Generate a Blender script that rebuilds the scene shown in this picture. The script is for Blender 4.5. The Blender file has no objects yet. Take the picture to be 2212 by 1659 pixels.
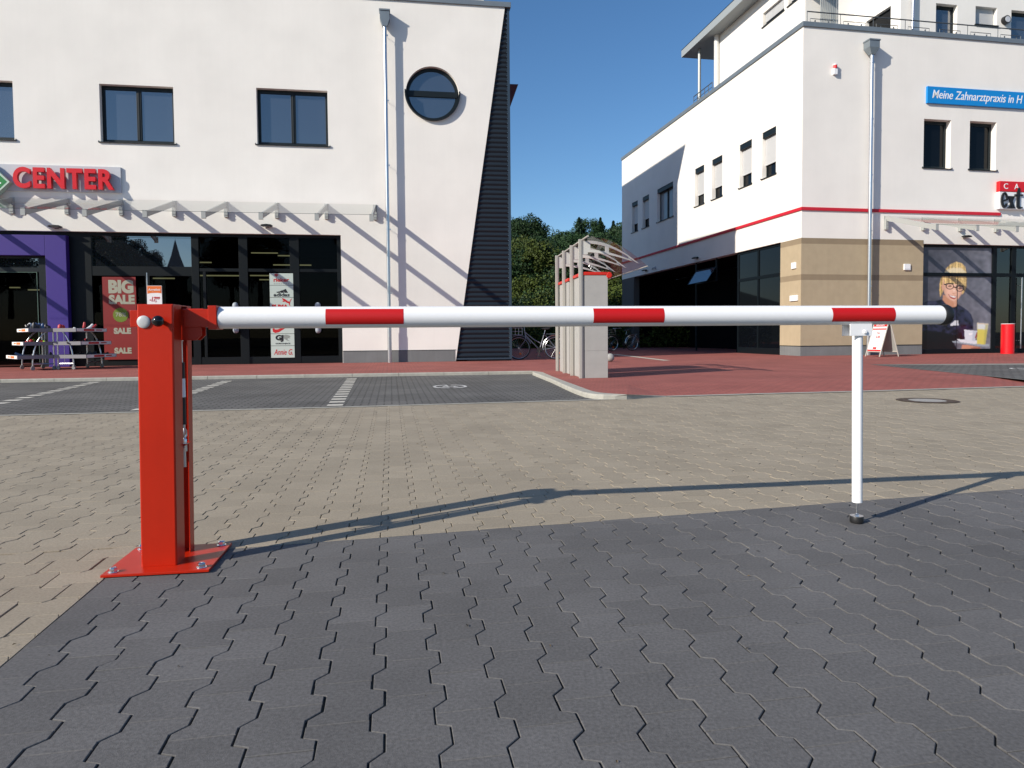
import bpy, bmesh, math, random
import numpy as np
from mathutils import Matrix, Vector
random.seed(7); rng = np.random.default_rng(7)
R = math.radians
S = bpy.context.scene
COL = S.collection

# ------------------------------------------------------------------ camera
F = 1480.0; CH = 0.9; PPY = 783.0; PIT = math.atan((PPY-723)/1480); RHO = 0.008      # focal length in px of a 2212 px wide picture
_X = np.array([1, 0, 0.]); _U = np.array([0, math.sin(PIT), math.cos(PIT)]); FW = np.array([0, math.cos(PIT), -math.sin(PIT)])
RT = math.cos(RHO)*_X - math.sin(RHO)*_U; UP = math.sin(RHO)*_X + math.cos(RHO)*_U
CAM = np.array([0, 0, CH])
cd = bpy.data.cameras.new("camera"); cam = bpy.data.objects.new("camera", cd); COL.objects.link(cam)
cd.lens = 36*F/2212; cd.sensor_width = 36; cd.shift_y = -(829.5-PPY)/2212; cd.clip_end = 3000; cd.clip_start = 0.05
M4 = Matrix.Identity(4)
for i in range(3):
    M4[i][0] = RT[i]; M4[i][1] = UP[i]; M4[i][2] = -FW[i]; M4[i][3] = CAM[i]
cam.matrix_world = M4
S.camera = cam
# ------------------------------------------------------------------ world, sun, exposure
SUN_AZ, SUN_EL = 54.5, 28.0          # direction the light travels (from +Y towards +X), elevation
w = bpy.data.worlds.new("World"); S.world = w; w.use_nodes = True
nt = w.node_tree; bg = nt.nodes["Background"]
sky = nt.nodes.new("ShaderNodeTexSky"); sky.sky_type = 'NISHITA'; sky.sun_disc = False
sky.sun_elevation = R(SUN_EL); sky.sun_rotation = R(180+SUN_AZ)
sky.altitude = 100; sky.air_density = 1.0; sky.dust_density = 0.5; sky.ozone_density = 4.0
hs = nt.nodes.new("ShaderNodeHueSaturation"); hs.inputs["Saturation"].default_value = 1.14; nt.links.new(sky.outputs[0], hs.inputs["Color"])
nt.links.new(hs.outputs[0], bg.inputs[0]); bg.inputs[1].default_value = 0.107
sl = bpy.data.lights.new("sun", 'SUN'); sl.energy = 4.5; sl.angle = R(0.5); sl.color = (1, .915, .79)
so = bpy.data.objects.new("sun", sl); COL.objects.link(so)
ld = Vector((math.sin(R(SUN_AZ))*math.cos(R(SUN_EL)), math.cos(R(SUN_AZ))*math.cos(R(SUN_EL)), -math.sin(R(SUN_EL))))
so.rotation_euler = ld.to_track_quat('-Z', 'Y').to_euler(); so.location = (-30, -20, 30)
S.view_settings.view_transform = 'Standard'; S.view_settings.look = 'None'; S.view_settings.gamma = 1
S.view_settings.exposure = 0.34
# ------------------------------------------------------------------ picture point -> place helpers (survey of the photo)
def ray(px, py): return RT*(px-1106) + UP*(PPY-py) + FW*F
def onz(px, py, z=0.):
    d = ray(px, py); return CAM + d*((z-CH)/d[2])
class Fac:
    def __init__(s, P, ang):
        s.P = np.array(P, float); s.ang = R(ang); a = s.ang
        s.e = np.array([math.cos(a), math.sin(a), 0]); s.n = np.array([-math.sin(a), math.cos(a), 0])
    def uv(s, px, py, off=0.):            # plane local y = off  -> local x, z
        d = ray(px, py); Q = CAM + d*(((s.P+s.n*off-CAM)@s.n)/(d@s.n)) - s.P
        return (Q@s.e, CH + d[2]*(((s.P+s.n*off-CAM)@s.n)/(d@s.n)))
    def sv(s, px, py, off=0.):            # plane local x = off  -> local y, z
        d = ray(px, py); t = ((s.P+s.e*off-CAM)@s.e)/(d@s.e); Q = CAM + d*t - s.P
        return (Q@s.n, CH + d[2]*t)
def Z(ox, oy, sc): return lambda x, y: ((ox+x/sc)/1.8517, (oy+y/sc)/1.8517)
ZP = 0.07
A = Fac(onz(739, 784, ZP), 8.7)
B = Fac(onz(1729, 769, ZP), 10.5)

# ------------------------------------------------------------------ materials
MATS = {}
def mat(name, color, rough=.6, metal=0., spec=.5, ior=None, noise=0., nscale=5., bump=0., bscale=200., island=0., emis=None, coat=0., detail=4, bdist=.002, hue=None):
    if name in MATS: return MATS[name]
    m = bpy.data.materials.new(name); m.use_nodes = True; t = m.node_tree; b = t.nodes["Principled BSDF"]
    b.inputs["Base Color"].default_value = (*color, 1); b.inputs["Roughness"].default_value = rough
    b.inputs["Metallic"].default_value = metal; b.inputs["Specular IOR Level"].default_value = spec
    if ior: b.inputs["IOR"].default_value = ior
    b.inputs["Coat Weight"].default_value = coat; b.inputs["Coat Roughness"].default_value = .05
    tc = t.nodes.new("ShaderNodeTexCoord"); src = None
    if noise or island:
        val = None
        if noise:
            n = t.nodes.new("ShaderNodeTexNoise"); n.inputs["Scale"].default_value = nscale; n.inputs["Detail"].default_value = detail
            t.links.new(tc.outputs["Object"], n.inputs["Vector"])
            mr = t.nodes.new("ShaderNodeMapRange"); mr.inputs["From Min"].default_value = .3; mr.inputs["From Max"].default_value = .7
            mr.inputs["To Min"].default_value = 1-noise; mr.inputs["To Max"].default_value = 1+noise
            t.links.new(n.outputs["Fac"], mr.inputs["Value"]); val = mr.outputs[0]
        if island:
            g = t.nodes.new("ShaderNodeNewGeometry")
            mr = t.nodes.new("ShaderNodeMapRange"); mr.inputs["To Min"].default_value = 1-island; mr.inputs["To Max"].default_value = 1+island
            t.links.new(g.outputs["Random Per Island"], mr.inputs["Value"])
            if val:
                mm = t.nodes.new("ShaderNodeMath"); mm.operation = 'MULTIPLY'; t.links.new(val, mm.inputs[0]); t.links.new(mr.outputs[0], mm.inputs[1]); val = mm.outputs[0]
            else: val = mr.outputs[0]
        vm = t.nodes.new("ShaderNodeVectorMath"); vm.operation = 'SCALE'; vm.inputs[0].default_value = color
        t.links.new(val, vm.inputs["Scale"]); t.links.new(vm.outputs[0], b.inputs["Base Color"])
    if bump:
        n = t.nodes.new("ShaderNodeTexNoise"); n.inputs["Scale"].default_value = bscale; n.inputs["Detail"].default_value = 3
        t.links.new(tc.outputs["Object"], n.inputs["Vector"])
        bp = t.nodes.new("ShaderNodeBump"); bp.inputs["Strength"].default_value = bump; bp.inputs["Distance"].default_value = bdist
        t.links.new(n.outputs["Fac"], bp.inputs["Height"]); t.links.new(bp.outputs[0], b.inputs["Normal"])
    if emis:
        b.inputs["Emission Color"].default_value = (*emis[:3], 1); b.inputs["Emission Strength"].default_value = emis[3]
    MATS[name] = m; return m
def weather(m, amt=.05):
    """faint vertical rain streaks and a patchy tone on rendered walls"""
    t = m.node_tree; b = t.nodes["Principled BSDF"]; src = b.inputs["Base Color"].links[0].from_socket
    tc = t.nodes.new("ShaderNodeTexCoord"); mp = t.nodes.new("ShaderNodeMapping"); mp.inputs["Scale"].default_value = (5, 5, .22)
    n = t.nodes.new("ShaderNodeTexNoise"); n.inputs["Scale"].default_value = 1.6; n.inputs["Detail"].default_value = 6; n.inputs["Roughness"].default_value = .6
    t.links.new(tc.outputs["Object"], mp.inputs[0]); t.links.new(mp.outputs[0], n.inputs["Vector"])
    r = t.nodes.new("ShaderNodeMapRange"); r.inputs["From Min"].default_value = .35; r.inputs["From Max"].default_value = .75; r.inputs["To Min"].default_value = 1.0; r.inputs["To Max"].default_value = 1-amt*2
    t.links.new(n.outputs["Fac"], r.inputs["Value"])
    g = t.nodes.new("ShaderNodeTexNoise"); g.inputs["Scale"].default_value = 28; g.inputs["Detail"].default_value = 8; g.inputs["Roughness"].default_value = .7; t.links.new(tc.outputs["Object"], g.inputs["Vector"])
    r2 = t.nodes.new("ShaderNodeMapRange"); r2.inputs["From Min"].default_value = .3; r2.inputs["From Max"].default_value = .7; r2.inputs["To Min"].default_value = 1-amt*.7; r2.inputs["To Max"].default_value = 1+amt*.7; t.links.new(g.outputs["Fac"], r2.inputs["Value"])
    mm = t.nodes.new("ShaderNodeMath"); mm.operation = 'MULTIPLY'; t.links.new(r.outputs[0], mm.inputs[0]); t.links.new(r2.outputs[0], mm.inputs[1])
    vm = t.nodes.new("ShaderNodeVectorMath"); vm.operation = 'SCALE'; t.links.new(src, vm.inputs[0]); t.links.new(mm.outputs[0], vm.inputs["Scale"]); t.links.new(vm.outputs[0], b.inputs["Base Color"])
def glassmat(name, tint, refl, rough=.0, k=1.):
    m = bpy.data.materials.new(name); m.use_nodes = True; t = m.node_tree
    for n in list(t.nodes): t.nodes.remove(n)
    o = t.nodes.new("ShaderNodeOutputMaterial"); mx = t.nodes.new("ShaderNodeMixShader")
    tr = t.nodes.new("ShaderNodeBsdfTransparent"); tr.inputs[0].default_value = (*tint, 1)
    gl = t.nodes.new("ShaderNodeBsdfGlossy"); gl.inputs["Roughness"].default_value = rough
    fr = t.nodes.new("ShaderNodeFresnel"); fr.inputs["IOR"].default_value = refl
    mk = t.nodes.new('ShaderNodeMath'); mk.operation = 'MULTIPLY'; mk.inputs[1].default_value = k; t.links.new(fr.outputs[0], mk.inputs[0]); t.links.new(mk.outputs[0], mx.inputs[0]); t.links.new(tr.outputs[0], mx.inputs[1]); t.links.new(gl.outputs[0], mx.inputs[2]); t.links.new(mx.outputs[0], o.inputs[0])
    MATS[name] = m; return m
def brickmat(name, c1, c2, cm, sc, bw, bh, noise=.15, rot=0., rough=.85, patch=0.):
    m = bpy.data.materials.new(name); m.use_nodes = True; t = m.node_tree; b = t.nodes["Principled BSDF"]
    b.inputs["Roughness"].default_value = rough; b.inputs["Specular IOR Level"].default_value = .3
    tc = t.nodes.new("ShaderNodeTexCoord"); mp = t.nodes.new("ShaderNodeMapping"); mp.inputs["Rotation"].default_value[2] = rot
    t.links.new(tc.outputs["Object"], mp.inputs[0])
    br = t.nodes.new("ShaderNodeTexBrick"); br.inputs["Color1"].default_value = (*c1, 1); br.inputs["Color2"].default_value = (*c2, 1); br.inputs["Mortar"].default_value = (*cm, 1)
    br.inputs["Scale"].default_value = sc; br.inputs["Brick Width"].default_value = bw; br.inputs["Row Height"].default_value = bh
    br.inputs["Mortar Size"].default_value = .012; br.inputs["Mortar Smooth"].default_value = .2
    t.links.new(mp.outputs[0], br.inputs["Vector"])
    n = t.nodes.new("ShaderNodeTexNoise"); n.inputs["Scale"].default_value = 60; n.inputs["Detail"].default_value = 6; n.inputs["Roughness"].default_value = .75; t.links.new(tc.outputs["Object"], n.inputs["Vector"])
    n2 = t.nodes.new("ShaderNodeTexNoise"); n2.inputs["Scale"].default_value = .9; n2.inputs["Detail"].default_value = 5; t.links.new(tc.outputs["Object"], n2.inputs["Vector"])
    def mrn(src, a):
        r = t.nodes.new("ShaderNodeMapRange"); r.inputs["From Min"].default_value = .3; r.inputs["From Max"].default_value = .7
        r.inputs["To Min"].default_value = 1-a; r.inputs["To Max"].default_value = 1+a; t.links.new(src, r.inputs["Value"]); return r.outputs[0]
    mm = t.nodes.new("ShaderNodeMath"); mm.operation = 'MULTIPLY'; t.links.new(mrn(n.outputs["Fac"], noise), mm.inputs[0]); t.links.new(mrn(n2.outputs["Fac"], patch), mm.inputs[1])
    vm = t.nodes.new("ShaderNodeVectorMath"); vm.operation = 'SCALE'; t.links.new(br.outputs["Color"], vm.inputs[0]); t.links.new(mm.outputs[0], vm.inputs["Scale"])
    t.links.new(vm.outputs[0], b.inputs["Base Color"])
    bp = t.nodes.new("ShaderNodeBump"); bp.inputs["Strength"].default_value = .4; bp.inputs["Distance"].default_value = .004; bp.invert = True
    t.links.new(br.outputs["Fac"], bp.inputs["Height"]); t.links.new(bp.outputs[0], b.inputs["Normal"])
    MATS[name] = m; return m

stucco = mat("white_stucco", (.825, .80, .755), .9, spec=.2, noise=.045, nscale=.7, bump=.5, bscale=90, bdist=.004)
stucco2 = mat("warm_white_stucco", (.825, .80, .755), .9, spec=.2, noise=.035, nscale=.8, bump=.4, bscale=90, bdist=.004)
tan = mat("tan_stucco", (.42, .345, .235), .9, spec=.2, noise=.05, nscale=3, bump=.5, bscale=90, bdist=.004)
tand = mat("dark_tan_stucco", (.27, .215, .145), .9, spec=.2, noise=.05, nscale=3, bump=.5, bscale=90)
plinth = mat("grey_plinth", (.17, .18, .185), .9, noise=.08, nscale=2, bump=.3)
anth = mat("anthracite_frame", (.007, .012, .015), .45, spec=.3)
anth2 = mat("anthracite_cladding", (.014, .021, .030), .42, metal=.0, spec=.35)
zinc = mat("zinc_sheet", (.20, .235, .26), .45, metal=.35, noise=.06, nscale=3)
steel = mat("galvanised_steel", (.55, .57, .60), .28, metal=.9, noise=.05, nscale=8)
alu = mat("brushed_aluminium", (.44, .46, .45), .45, metal=.3)
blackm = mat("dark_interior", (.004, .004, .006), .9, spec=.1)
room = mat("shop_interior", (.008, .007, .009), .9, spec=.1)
tube = mat("ceiling_tube_lamp", (.8, .8, .6), .5, emis=(1, .95, .45, .28))
anthS = mat("black_shopfront_frame", (.0035, .006, .008), .5, spec=.22)
purple = mat("purple_panel", (.045, .020, .22), .45)
redm = mat("red_letter_plastic", (.62, .006, .012), .35, spec=.5)
redpaint = mat("red_paint", (.48, .018, .003), .33, spec=.35, noise=.05, nscale=3, bump=.08, bscale=60)
redline = mat("red_trim", (.55, .012, .03), .6)
wpaint = mat("white_paint", (.84, .85, .87), .3, spec=.5)
wlegs = mat("white_plastic", (.85, .85, .86), .4)
redfilm = mat("red_reflective_film", (.52, .006, .006), .45)
rubber = mat("black_rubber", (.012, .012, .013), .5)
blackgloss = mat("black_gloss", (.008, .008, .01), .12)
nut = mat("zinc_nut", (.75, .77, .8), .18, metal=1.)
paneup = mat("sky_painted_window_pane", (.036, .045, .062), .04, spec=1., ior=1.9)  # blue-grey base colour paints in the sky's reflection on the glass
panedark = mat("dark_window_pane", (.003, .004, .006), .03, spec=.22)
shutter = mat("roller_shutter", (.55, .56, .57), .6)
rustred = mat("dark_red_cladding", (.10, .010, .008), .6)
bluep = mat("blue_sign_panel", (.004, .23, .62), .4)
whitep = mat("white_lettering", (.82, .84, .86), .5)
greyp = mat("light_grey_panel", (.50, .52, .56), .5)
greenp = mat("green_sign_panel", (.01, .20, .04), .4)
weather(stucco, .008); weather(stucco2, .008); weather(tan, .02); weather(plinth, .06); weather(redpaint, .035)
glass = glassmat("clear_glass", (.93, .955, .945), 1.3, k=.4)
shopglass = glassmat("shop_glass", (.30, .32, .33), 1.18)
tglass = glassmat("tinted_plexiglass", (.78, .76, .78), 1.28)

# ------------------------------------------------------------------ mesh builder
class MB:
    def __init__(s): s.v = []; s.f = []; s.m = []
    def add(s, vs, fs, mi=0):
        o = len(s.v); s.v += [tuple(map(float, p)) for p in vs]; s.f += [tuple(o+i for i in f) for f in fs]; s.m += [mi]*len(fs); return s
    def box(s, x0, x1, y0, y1, z0, z1, mi=0):
        return s.add([(x0,y0,z0),(x1,y0,z0),(x1,y1,z0),(x0,y1,z0),(x0,y0,z1),(x1,y0,z1),(x1,y1,z1),(x0,y1,z1)],
                     [(0,3,2,1),(4,5,6,7),(0,1,5,4),(1,2,6,5),(2,3,7,6),(3,0,4,7)], mi)
    def prism(s, poly, a, b, axis='y', mi=0):        # poly of 2-D points extruded between a and b along axis
        def P(p, t):
            return {'y': (p[0], t, p[1]), 'x': (t, p[0], p[1]), 'z': (p[0], p[1], t)}[axis]
        n = len(poly)
        ar = sum(poly[i][0]*poly[(i+1) % n][1]-poly[(i+1) % n][0]*poly[i][1] for i in range(n))
        if ar < 0: poly = poly[::-1]
        vs = [P(p, a) for p in poly]+[P(p, b) for p in poly]
        fs = [tuple(range(n)), tuple(range(2*n-1, n-1, -1))]+[(i, n+i, n+(i+1) % n, (i+1) % n) for i in range(n)]
        if (axis in 'xz'):
            pass
        flip = (axis == 'y' and b < a) or (axis in 'xz' and b > a)
        if flip: fs = [f[::-1] for f in fs]
        return s.add(vs, fs, mi)
    def tube(s, pts, r, n=12, mi=0, cap=True, closed=False):
        pts = [Vector(p) for p in pts]; k = len(pts)
        rr = r if isinstance(r, (list, tuple)) else [r]*k
        vs = []; prev = None
        for i, p in enumerate(pts):
            if closed: d = pts[(i+1) % k]-pts[i-1]
            else: d = (pts[min(i+1, k-1)]-pts[max(i-1, 0)])
            d.normalize()
            if prev is None:
                a = Vector((0, 0, 1)) if abs(d.z) < .9 else Vector((1, 0, 0)); x = d.cross(a).normalized()
            else: x = (prev - d*prev.dot(d)).normalized()
            prev = x; y = d.cross(x)
            for j in range(n):
                t = 2*math.pi*j/n; vs.append(p+(x*math.cos(t)+y*math.sin(t))*rr[i])
        fs = []
        for i in range(k if closed else k-1):
            i2 = (i+1) % k
            for j in range(n):
                j2 = (j+1) % n; fs.append((i*n+j, i*n+j2, i2*n+j2, i2*n+j))
        if cap and not closed: fs += [tuple(range(n-1, -1, -1)), tuple(range((k-1)*n, k*n))]
        return s.add(vs, fs, mi)
    def disc(s, c, r, axis, n=24, mi=0):
        vs = []
        for j in range(n):
            t = 2*math.pi*j/n; a, b = r*math.cos(t), r*math.sin(t)
            vs.append({'y': (c[0]+a, c[1], c[2]+b), 'x': (c[0], c[1]+a, c[2]+b), 'z': (c[0]+a, c[1]+b, c[2])}[axis])
        return s.add(vs, [tuple(range(n))], mi)
    def lathe(s, prof, c=(0,0,0), axis='z', n=24, mi=0):   # prof list of (radius, height)
        vs = []
        for r, h in prof:
            for j in range(n):
                t = 2*math.pi*j/n; a, b = r*math.cos(t), r*math.sin(t)
                p = {'z': (a, b, h), 'y': (a, h, b), 'x': (h, a, b)}[axis]
                vs.append((p[0]+c[0], p[1]+c[1], p[2]+c[2]))
        fs = [(i*n+j, i*n+(j+1) % n, (i+1)*n+(j+1) % n, (i+1)*n+j) for i in range(len(prof)-1) for j in range(n)]
        fs += [tuple(range(n-1, -1, -1)), tuple(range((len(prof)-1)*n, len(prof)*n))]
        return s.add(vs, fs, mi)
    def mesh(s, name, mats, smooth=False):
        me = bpy.data.meshes.new(name); me.from_pydata(s.v, [], s.f)
        for m in (mats if isinstance(mats, (list, tuple)) else [mats]): me.materials.append(m)
        me.polygons.foreach_set("material_index", s.m)
        bm = bmesh.new(); bm.from_mesh(me); bmesh.ops.recalc_face_normals(bm, faces=bm.faces); bm.to_mesh(me); bm.free()
        if smooth: me.polygons.foreach_set("use_smooth", [True]*len(me.polygons)); me.set_sharp_from_angle(angle=R(40))
        me.update(); return me
    def build(s, name, mats, parent=None, smooth=False, bevel=0., flat=False, **k):
        if flat:
            me = bpy.data.meshes.new(name); me.from_pydata(s.v, [], s.f)
            for m in (mats if isinstance(mats, (list, tuple)) else [mats]): me.materials.append(m)
            me.polygons.foreach_set("material_index", s.m); me.update()
        else: me = s.mesh(name, mats, smooth)
        o = bpy.data.objects.new(name, me); COL.objects.link(o); o.parent = parent
        if bevel:
            b = o.modifiers.new("bevel", 'BEVEL'); b.width = bevel; b.segments = 2; b.limit_method = 'ANGLE'; b.angle_limit = R(40)
        tag(o, **k); return o
def tag(o, label=None, cat=None, group=None, kind=None):
    if label: o["label"] = label
    if cat: o["category"] = cat
    if group: o["group"] = group
    if kind: o["kind"] = kind
    return o
def thing(name, loc, rz, label, cat, group=None):
    o = bpy.data.objects.new(name, None); COL.objects.link(o); o.location = [float(c) for c in loc]; o.rotation_euler = (0, 0, float(rz)); o.empty_display_size = .2
    return tag(o, label, cat, group)
def place(o, loc, rz=0.): o.location = [float(c) for c in loc]; o.rotation_euler = (0, 0, float(rz)); return o
def boolcut(mb, cutters, name, m, parent):
    base = mb.build(name, m)
    cs = []
    for c in cutters:
        co = c.build("cut", m); cs.append(co)
        md = base.modifiers.new("b", 'BOOLEAN'); md.operation = 'DIFFERENCE'; md.solver = 'EXACT'; md.object = co
    dg = bpy.context.evaluated_depsgraph_get(); dg.update()
    me = bpy.data.meshes.new_from_object(base.evaluated_get(dg)); base.modifiers.clear(); base.data = me; me.name = name
    for co in cs: bpy.data.objects.remove(co)
    base.parent = parent; return base
def textmesh(body, size, ext, m, parent, name, loc, shear=0., offset=0., bold=0., xs=1., align='LEFT', spacing=1., label=None, rot=(R(90), 0, 0)):
    c = bpy.data.curves.new("txt", 'FONT'); c.body = body; c.size = size; c.extrude = ext; c.shear = shear; c.offset = offset; c.align_x = align; c.space_character = spacing
    c.resolution_u = 5
    o = bpy.data.objects.new("txt", c); COL.objects.link(o)
    dg = bpy.context.evaluated_depsgraph_get(); dg.update()
    me = bpy.data.meshes.new_from_object(o.evaluated_get(dg)); bpy.data.objects.remove(o)
    me.transform(Matrix.Diagonal((xs, 1, 1, 1)))
    me.materials.clear(); me.materials.append(m); me.name = name
    ob = bpy.data.objects.new(name, me); COL.objects.link(ob); ob.parent = parent; ob.location = [float(q) for q in loc]; ob.rotation_euler = rot
    if label: ob["label"] = label
    return ob
def textsize(body, size, **k):
    c = bpy.data.curves.new("txt", 'FONT'); c.body = body; c.size = size
    for a, b in k.items(): setattr(c, a, b)
    o = bpy.data.objects.new("txt", c); COL.objects.link(o); bpy.context.view_layer.update()
    bb = o.bound_box; x0 = min(p[0] for p in bb); x1 = max(p[0] for p in bb); y0 = min(p[1] for p in bb); y1 = max(p[1] for p in bb)
    bpy.data.objects.remove(o); return x0, x1, y0, y1
def fittext(body, x0, x1, z0, z1, y, ext, m, parent, name, shear=0., offset=0., spacing=1.):
    """lettering filling the rectangle x0..x1, z0..z1 on a wall facing local -y"""
    a = textsize(body, 1., shear=shear, offset=offset, space_character=spacing)
    sz = (z1-z0)/(a[3]-a[2])
    xs = (x1-x0)/((a[1]-a[0])*sz)
    a2 = textsize(body, sz, shear=shear, offset=offset*sz, space_character=spacing)
    xs = (x1-x0)/(a2[1]-a2[0]); k = (z1-z0)/(a2[3]-a2[2])
    return textmesh(body, sz*k, ext, m, parent, name, (x0-a2[0]*xs, y, z0-a2[2]*k), shear=shear, offset=offset*sz, xs=xs/k, spacing=spacing)

#@@SETTING
# ------------------------------------------------------------------ ground
gm = mat("asphalt_ground", (.06, .06, .062), .9, noise=.2, nscale=2, bump=.3, bscale=80)
g = MB()
g.add([(-400,-400,-.016),(400,-400,-.016),(400,900,-.016),(-400,900,-.016)], [(0,1,2,3)])
g.build("ground", gm, label="dark asphalt ground reaching to the horizon", cat="ground", kind="structure")

# paving of interlocking wavy concrete stones
PA = R(10); pex = np.array([math.cos(PA), math.sin(PA)]); pey = np.array([-math.sin(PA), math.cos(PA)])
anch = onz(824.2, 1322.9)[:2]
PW, PP, PAmp = .149, .1907, .0165
SEG, RB, RA = .0723, .0135, .0326
def wave(t0, t1, dx, flipx=1):
    """points of the wave (offset, t) from t0 to t1"""
    ks = [(0, 1), (SEG, 1), (SEG+RB, -1), (2*SEG+RB, -1)]
    def val(t):
        q = t % PP
        if q < SEG: return 1
        if q < SEG+RB: return 1-2*(q-SEG)/RB
        if q < 2*SEG+RB: return -1
        return -1+2*(q-2*SEG-RB)/RA
    pts = [(val(t0)*PAmp+dx, t0)]
    n0 = math.floor(t0/PP)-1
    for n in range(n0, n0+4):
        for k, v in ks:
            t = n*PP+k
            if t0+1e-5 < t < t1-1e-5: pts.append((v*PAmp+dx, t))
    pts.append((val(t1)*PAmp+dx, t1)); return pts
def clip(poly, a, b, c):      # keep a*x+b*y>=c
    out = []
    n = len(poly)
    for i in range(n):
        p, q = poly[i], poly[(i+1) % n]; dp = a*p[0]+b*p[1]-c; dq = a*q[0]+b*q[1]-c
        if dp >= 0: out.append(p)
        if (dp >= 0) != (dq >= 0):
            t = dp/(dp-dq); out.append((p[0]+(q[0]-p[0])*t, p[1]+(q[1]-p[1])*t))
    return out
def topw(P): return np.array([(np.array(P)-anch)@pex, (np.array(P)-anch)@pey])   # world xy -> paving frame
# line where dark stones give way to beige, far side, and left side
lf0 = topw(onz(830, 1160)[:2]); lf1 = topw(onz(2212, 1055)[:2]); lsl = (lf1[1]-lf0[1])/(lf1[0]-lf0[0])
LX = topw(onz(110, 1348)[:2])[0]
LYB = topw(onz(300, 1180)[:2])[1]
bay0 = topw(onz(0, 897)[:2]); bay1 = topw(onz(1330, 862)[:2]); bsl = (bay1[1]-bay0[1])/(bay1[0]-bay0[0])
red0 = topw(onz(1400, 858)[:2]); red1 = topw(onz(2212, 835)[:2]); rsl = (red1[1]-red0[1])/(red1[0]-red0[0])
pv = MB()
def stone(poly, mi, swap=False):
    """poly in paving frame (ccw), chamfered block with its top near z=0"""
    n = len(poly)
    if n < 3: return
    ar = .5*sum(poly[i][0]*poly[(i+1) % n][1]-poly[(i+1) % n][0]*poly[i][1] for i in range(n))
    if abs(ar) < .0008: return
    if ar < 0: poly = poly[::-1]
    # inset by vertex normals
    ins = []
    for i in range(n):
        p0, p, p1 = poly[i-1], poly[i], poly[(i+1) % n]
        e0 = (p[0]-p0[0], p[1]-p0[1]); e1 = (p1[0]-p[0], p1[1]-p[1])
        l0 = math.hypot(*e0) or 1e-9; l1 = math.hypot(*e1) or 1e-9
        nx = -(e0[1]/l0+e1[1]/l1); ny = (e0[0]/l0+e1[0]/l1); l = math.hypot(nx, ny) or 1
        k = .0014/max(.45, l/2)
        ins.append((p[0]+nx/l*k, p[1]+ny/l*k))
    dz = random.gauss(0, .0006); tx = random.gauss(0, .0028); ty = random.gauss(0, .0028)
    cx = sum(p[0] for p in poly)/n; cy = sum(p[1] for p in poly)/n
    def W(p, z):
        x, y = anch[0]+pex[0]*p[0]+pey[0]*p[1], anch[1]+pex[1]*p[0]+pey[1]*p[1]
        return (x, y, z+dz+tx*(p[0]-cx)+ty*(p[1]-cy))
    vs = [W(p, 0) for p in ins]+[W(p, -.0016) for p in poly]+[W(p, -.014) for p in poly]
    fs = [tuple(range(n))]
    for i in range(n):
        j = (i+1) % n; fs += [(i, i+n, j+n, j), (i+n, i+2*n, j+2*n, j+n)]
    pv.add(vs, fs, mi)
ymin = topw((0, .9))[1]-1.5
for k in range(-75, 70):
    x0 = k*PW
    for j in range(-20, 60):
        t0 = j*PP + SEG/2 + (PP/2 if k % 2 else 0); t1 = t0+PP
        cx, cy = x0+PW/2, (t0+t1)/2
        Wp = anch+pex*cx+pey*cy
        if Wp[1] < .75 or abs(Wp[0]) > Wp[1]*.9+1.6: continue
        if cy > bay0[1]+bsl*(cx-bay0[0])+.25 and cy > red0[1]+rsl*(cx-red0[0])+.25: continue
        if cy > red0[1]+rsl*(cx-red0[0])+.3 and cx > red0[0]: continue
        yb = lf0[1]+lsl*(cx-lf0[0])
        inlower = cy-PP/2 < LYB
        g1 = (.0021 if cy < yb else .0016)+abs(random.gauss(0, .0005)); g2 = .0005+abs(random.gauss(0, .0005))
        jit = random.gauss(0, .00025)
        Lw = [(p[0]+g1+jit, p[1]) for p in wave(t0+g2, t1-g2, x0)]; Rw = [(p[0]-g1+jit, p[1]) for p in wave(t0+g2, t1-g2, x0+PW)]
        poly = Rw+Lw[::-1]
        dark = cy < yb and cx > LX-.02
        if cx-PW < LX+.0:
            # rows left of the dark panel's straight edge are laid the other way round; cut there
            if cy < LYB+.2:
                poly = clip(poly, 0, 1, LYB+.002) if cx < LX-PW*.3 else clip(poly, 1, 0, LX+.002) if t1 < LYB+.05 else poly
                if cx < LX-PW*.3 and t1 < LYB: continue
        cut_ = lambda f: (cy+f*PP) < yb
        if cx > LX-.02 and cut_(.6) != cut_(-.6):
            # the border stones are sawn along a straight line
            nxv, nyv = -lsl, 1.0; c0_ = lf0[1]-lsl*lf0[0]
            stone(clip(poly, nxv, nyv, c0_+.0012), 0); stone(clip(poly, -nxv, -nyv, -c0_+.0012), 1)
        else: stone(poly, 1 if dark else 0)
# the stones laid at right angles, lower left
for k in range(0, 30):
    y1 = LYB-.002-k*PW
    for j in range(-3, 30):
        t0 = -LX+j*PP+(PP/2 if k % 2 else 0); t1 = t0+PP
        cx, cy = -(t0+t1)/2, y1-PW/2
        Wp = anch+pex*cx+pey*cy
        if Wp[1] < .6 or abs(Wp[0]) > Wp[1]*.9+1.6: continue
        g1 = .0010; g2 = .0016+abs(random.gauss(0, .001))
        a_ = [(-p[1], y1-g1-p[0]-PAmp*0) for p in wave(t0+g2, t1-g2, 0)]; b_ = [(-p[1], y1+g1-p[0]) for p in wave(t0+g2, t1-g2, PW)]
        poly = clip(clip(a_+b_[::-1], -1, 0, -(LX-.002)), 0, -1, -(LYB-.002))
        stone(poly, 0)
beigem = mat("beige_paving_stone", (.31, .268, .205), .9, spec=.25, island=.07, noise=.15, nscale=110, detail=9, bump=.5, bscale=350, bdist=.0015)
darkm = mat("dark_grey_paving_stone", (.120, .118, .118), .85, spec=.3, island=.09, noise=.22, nscale=110, detail=9, bump=.6, bscale=350, bdist=.0015)
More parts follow.
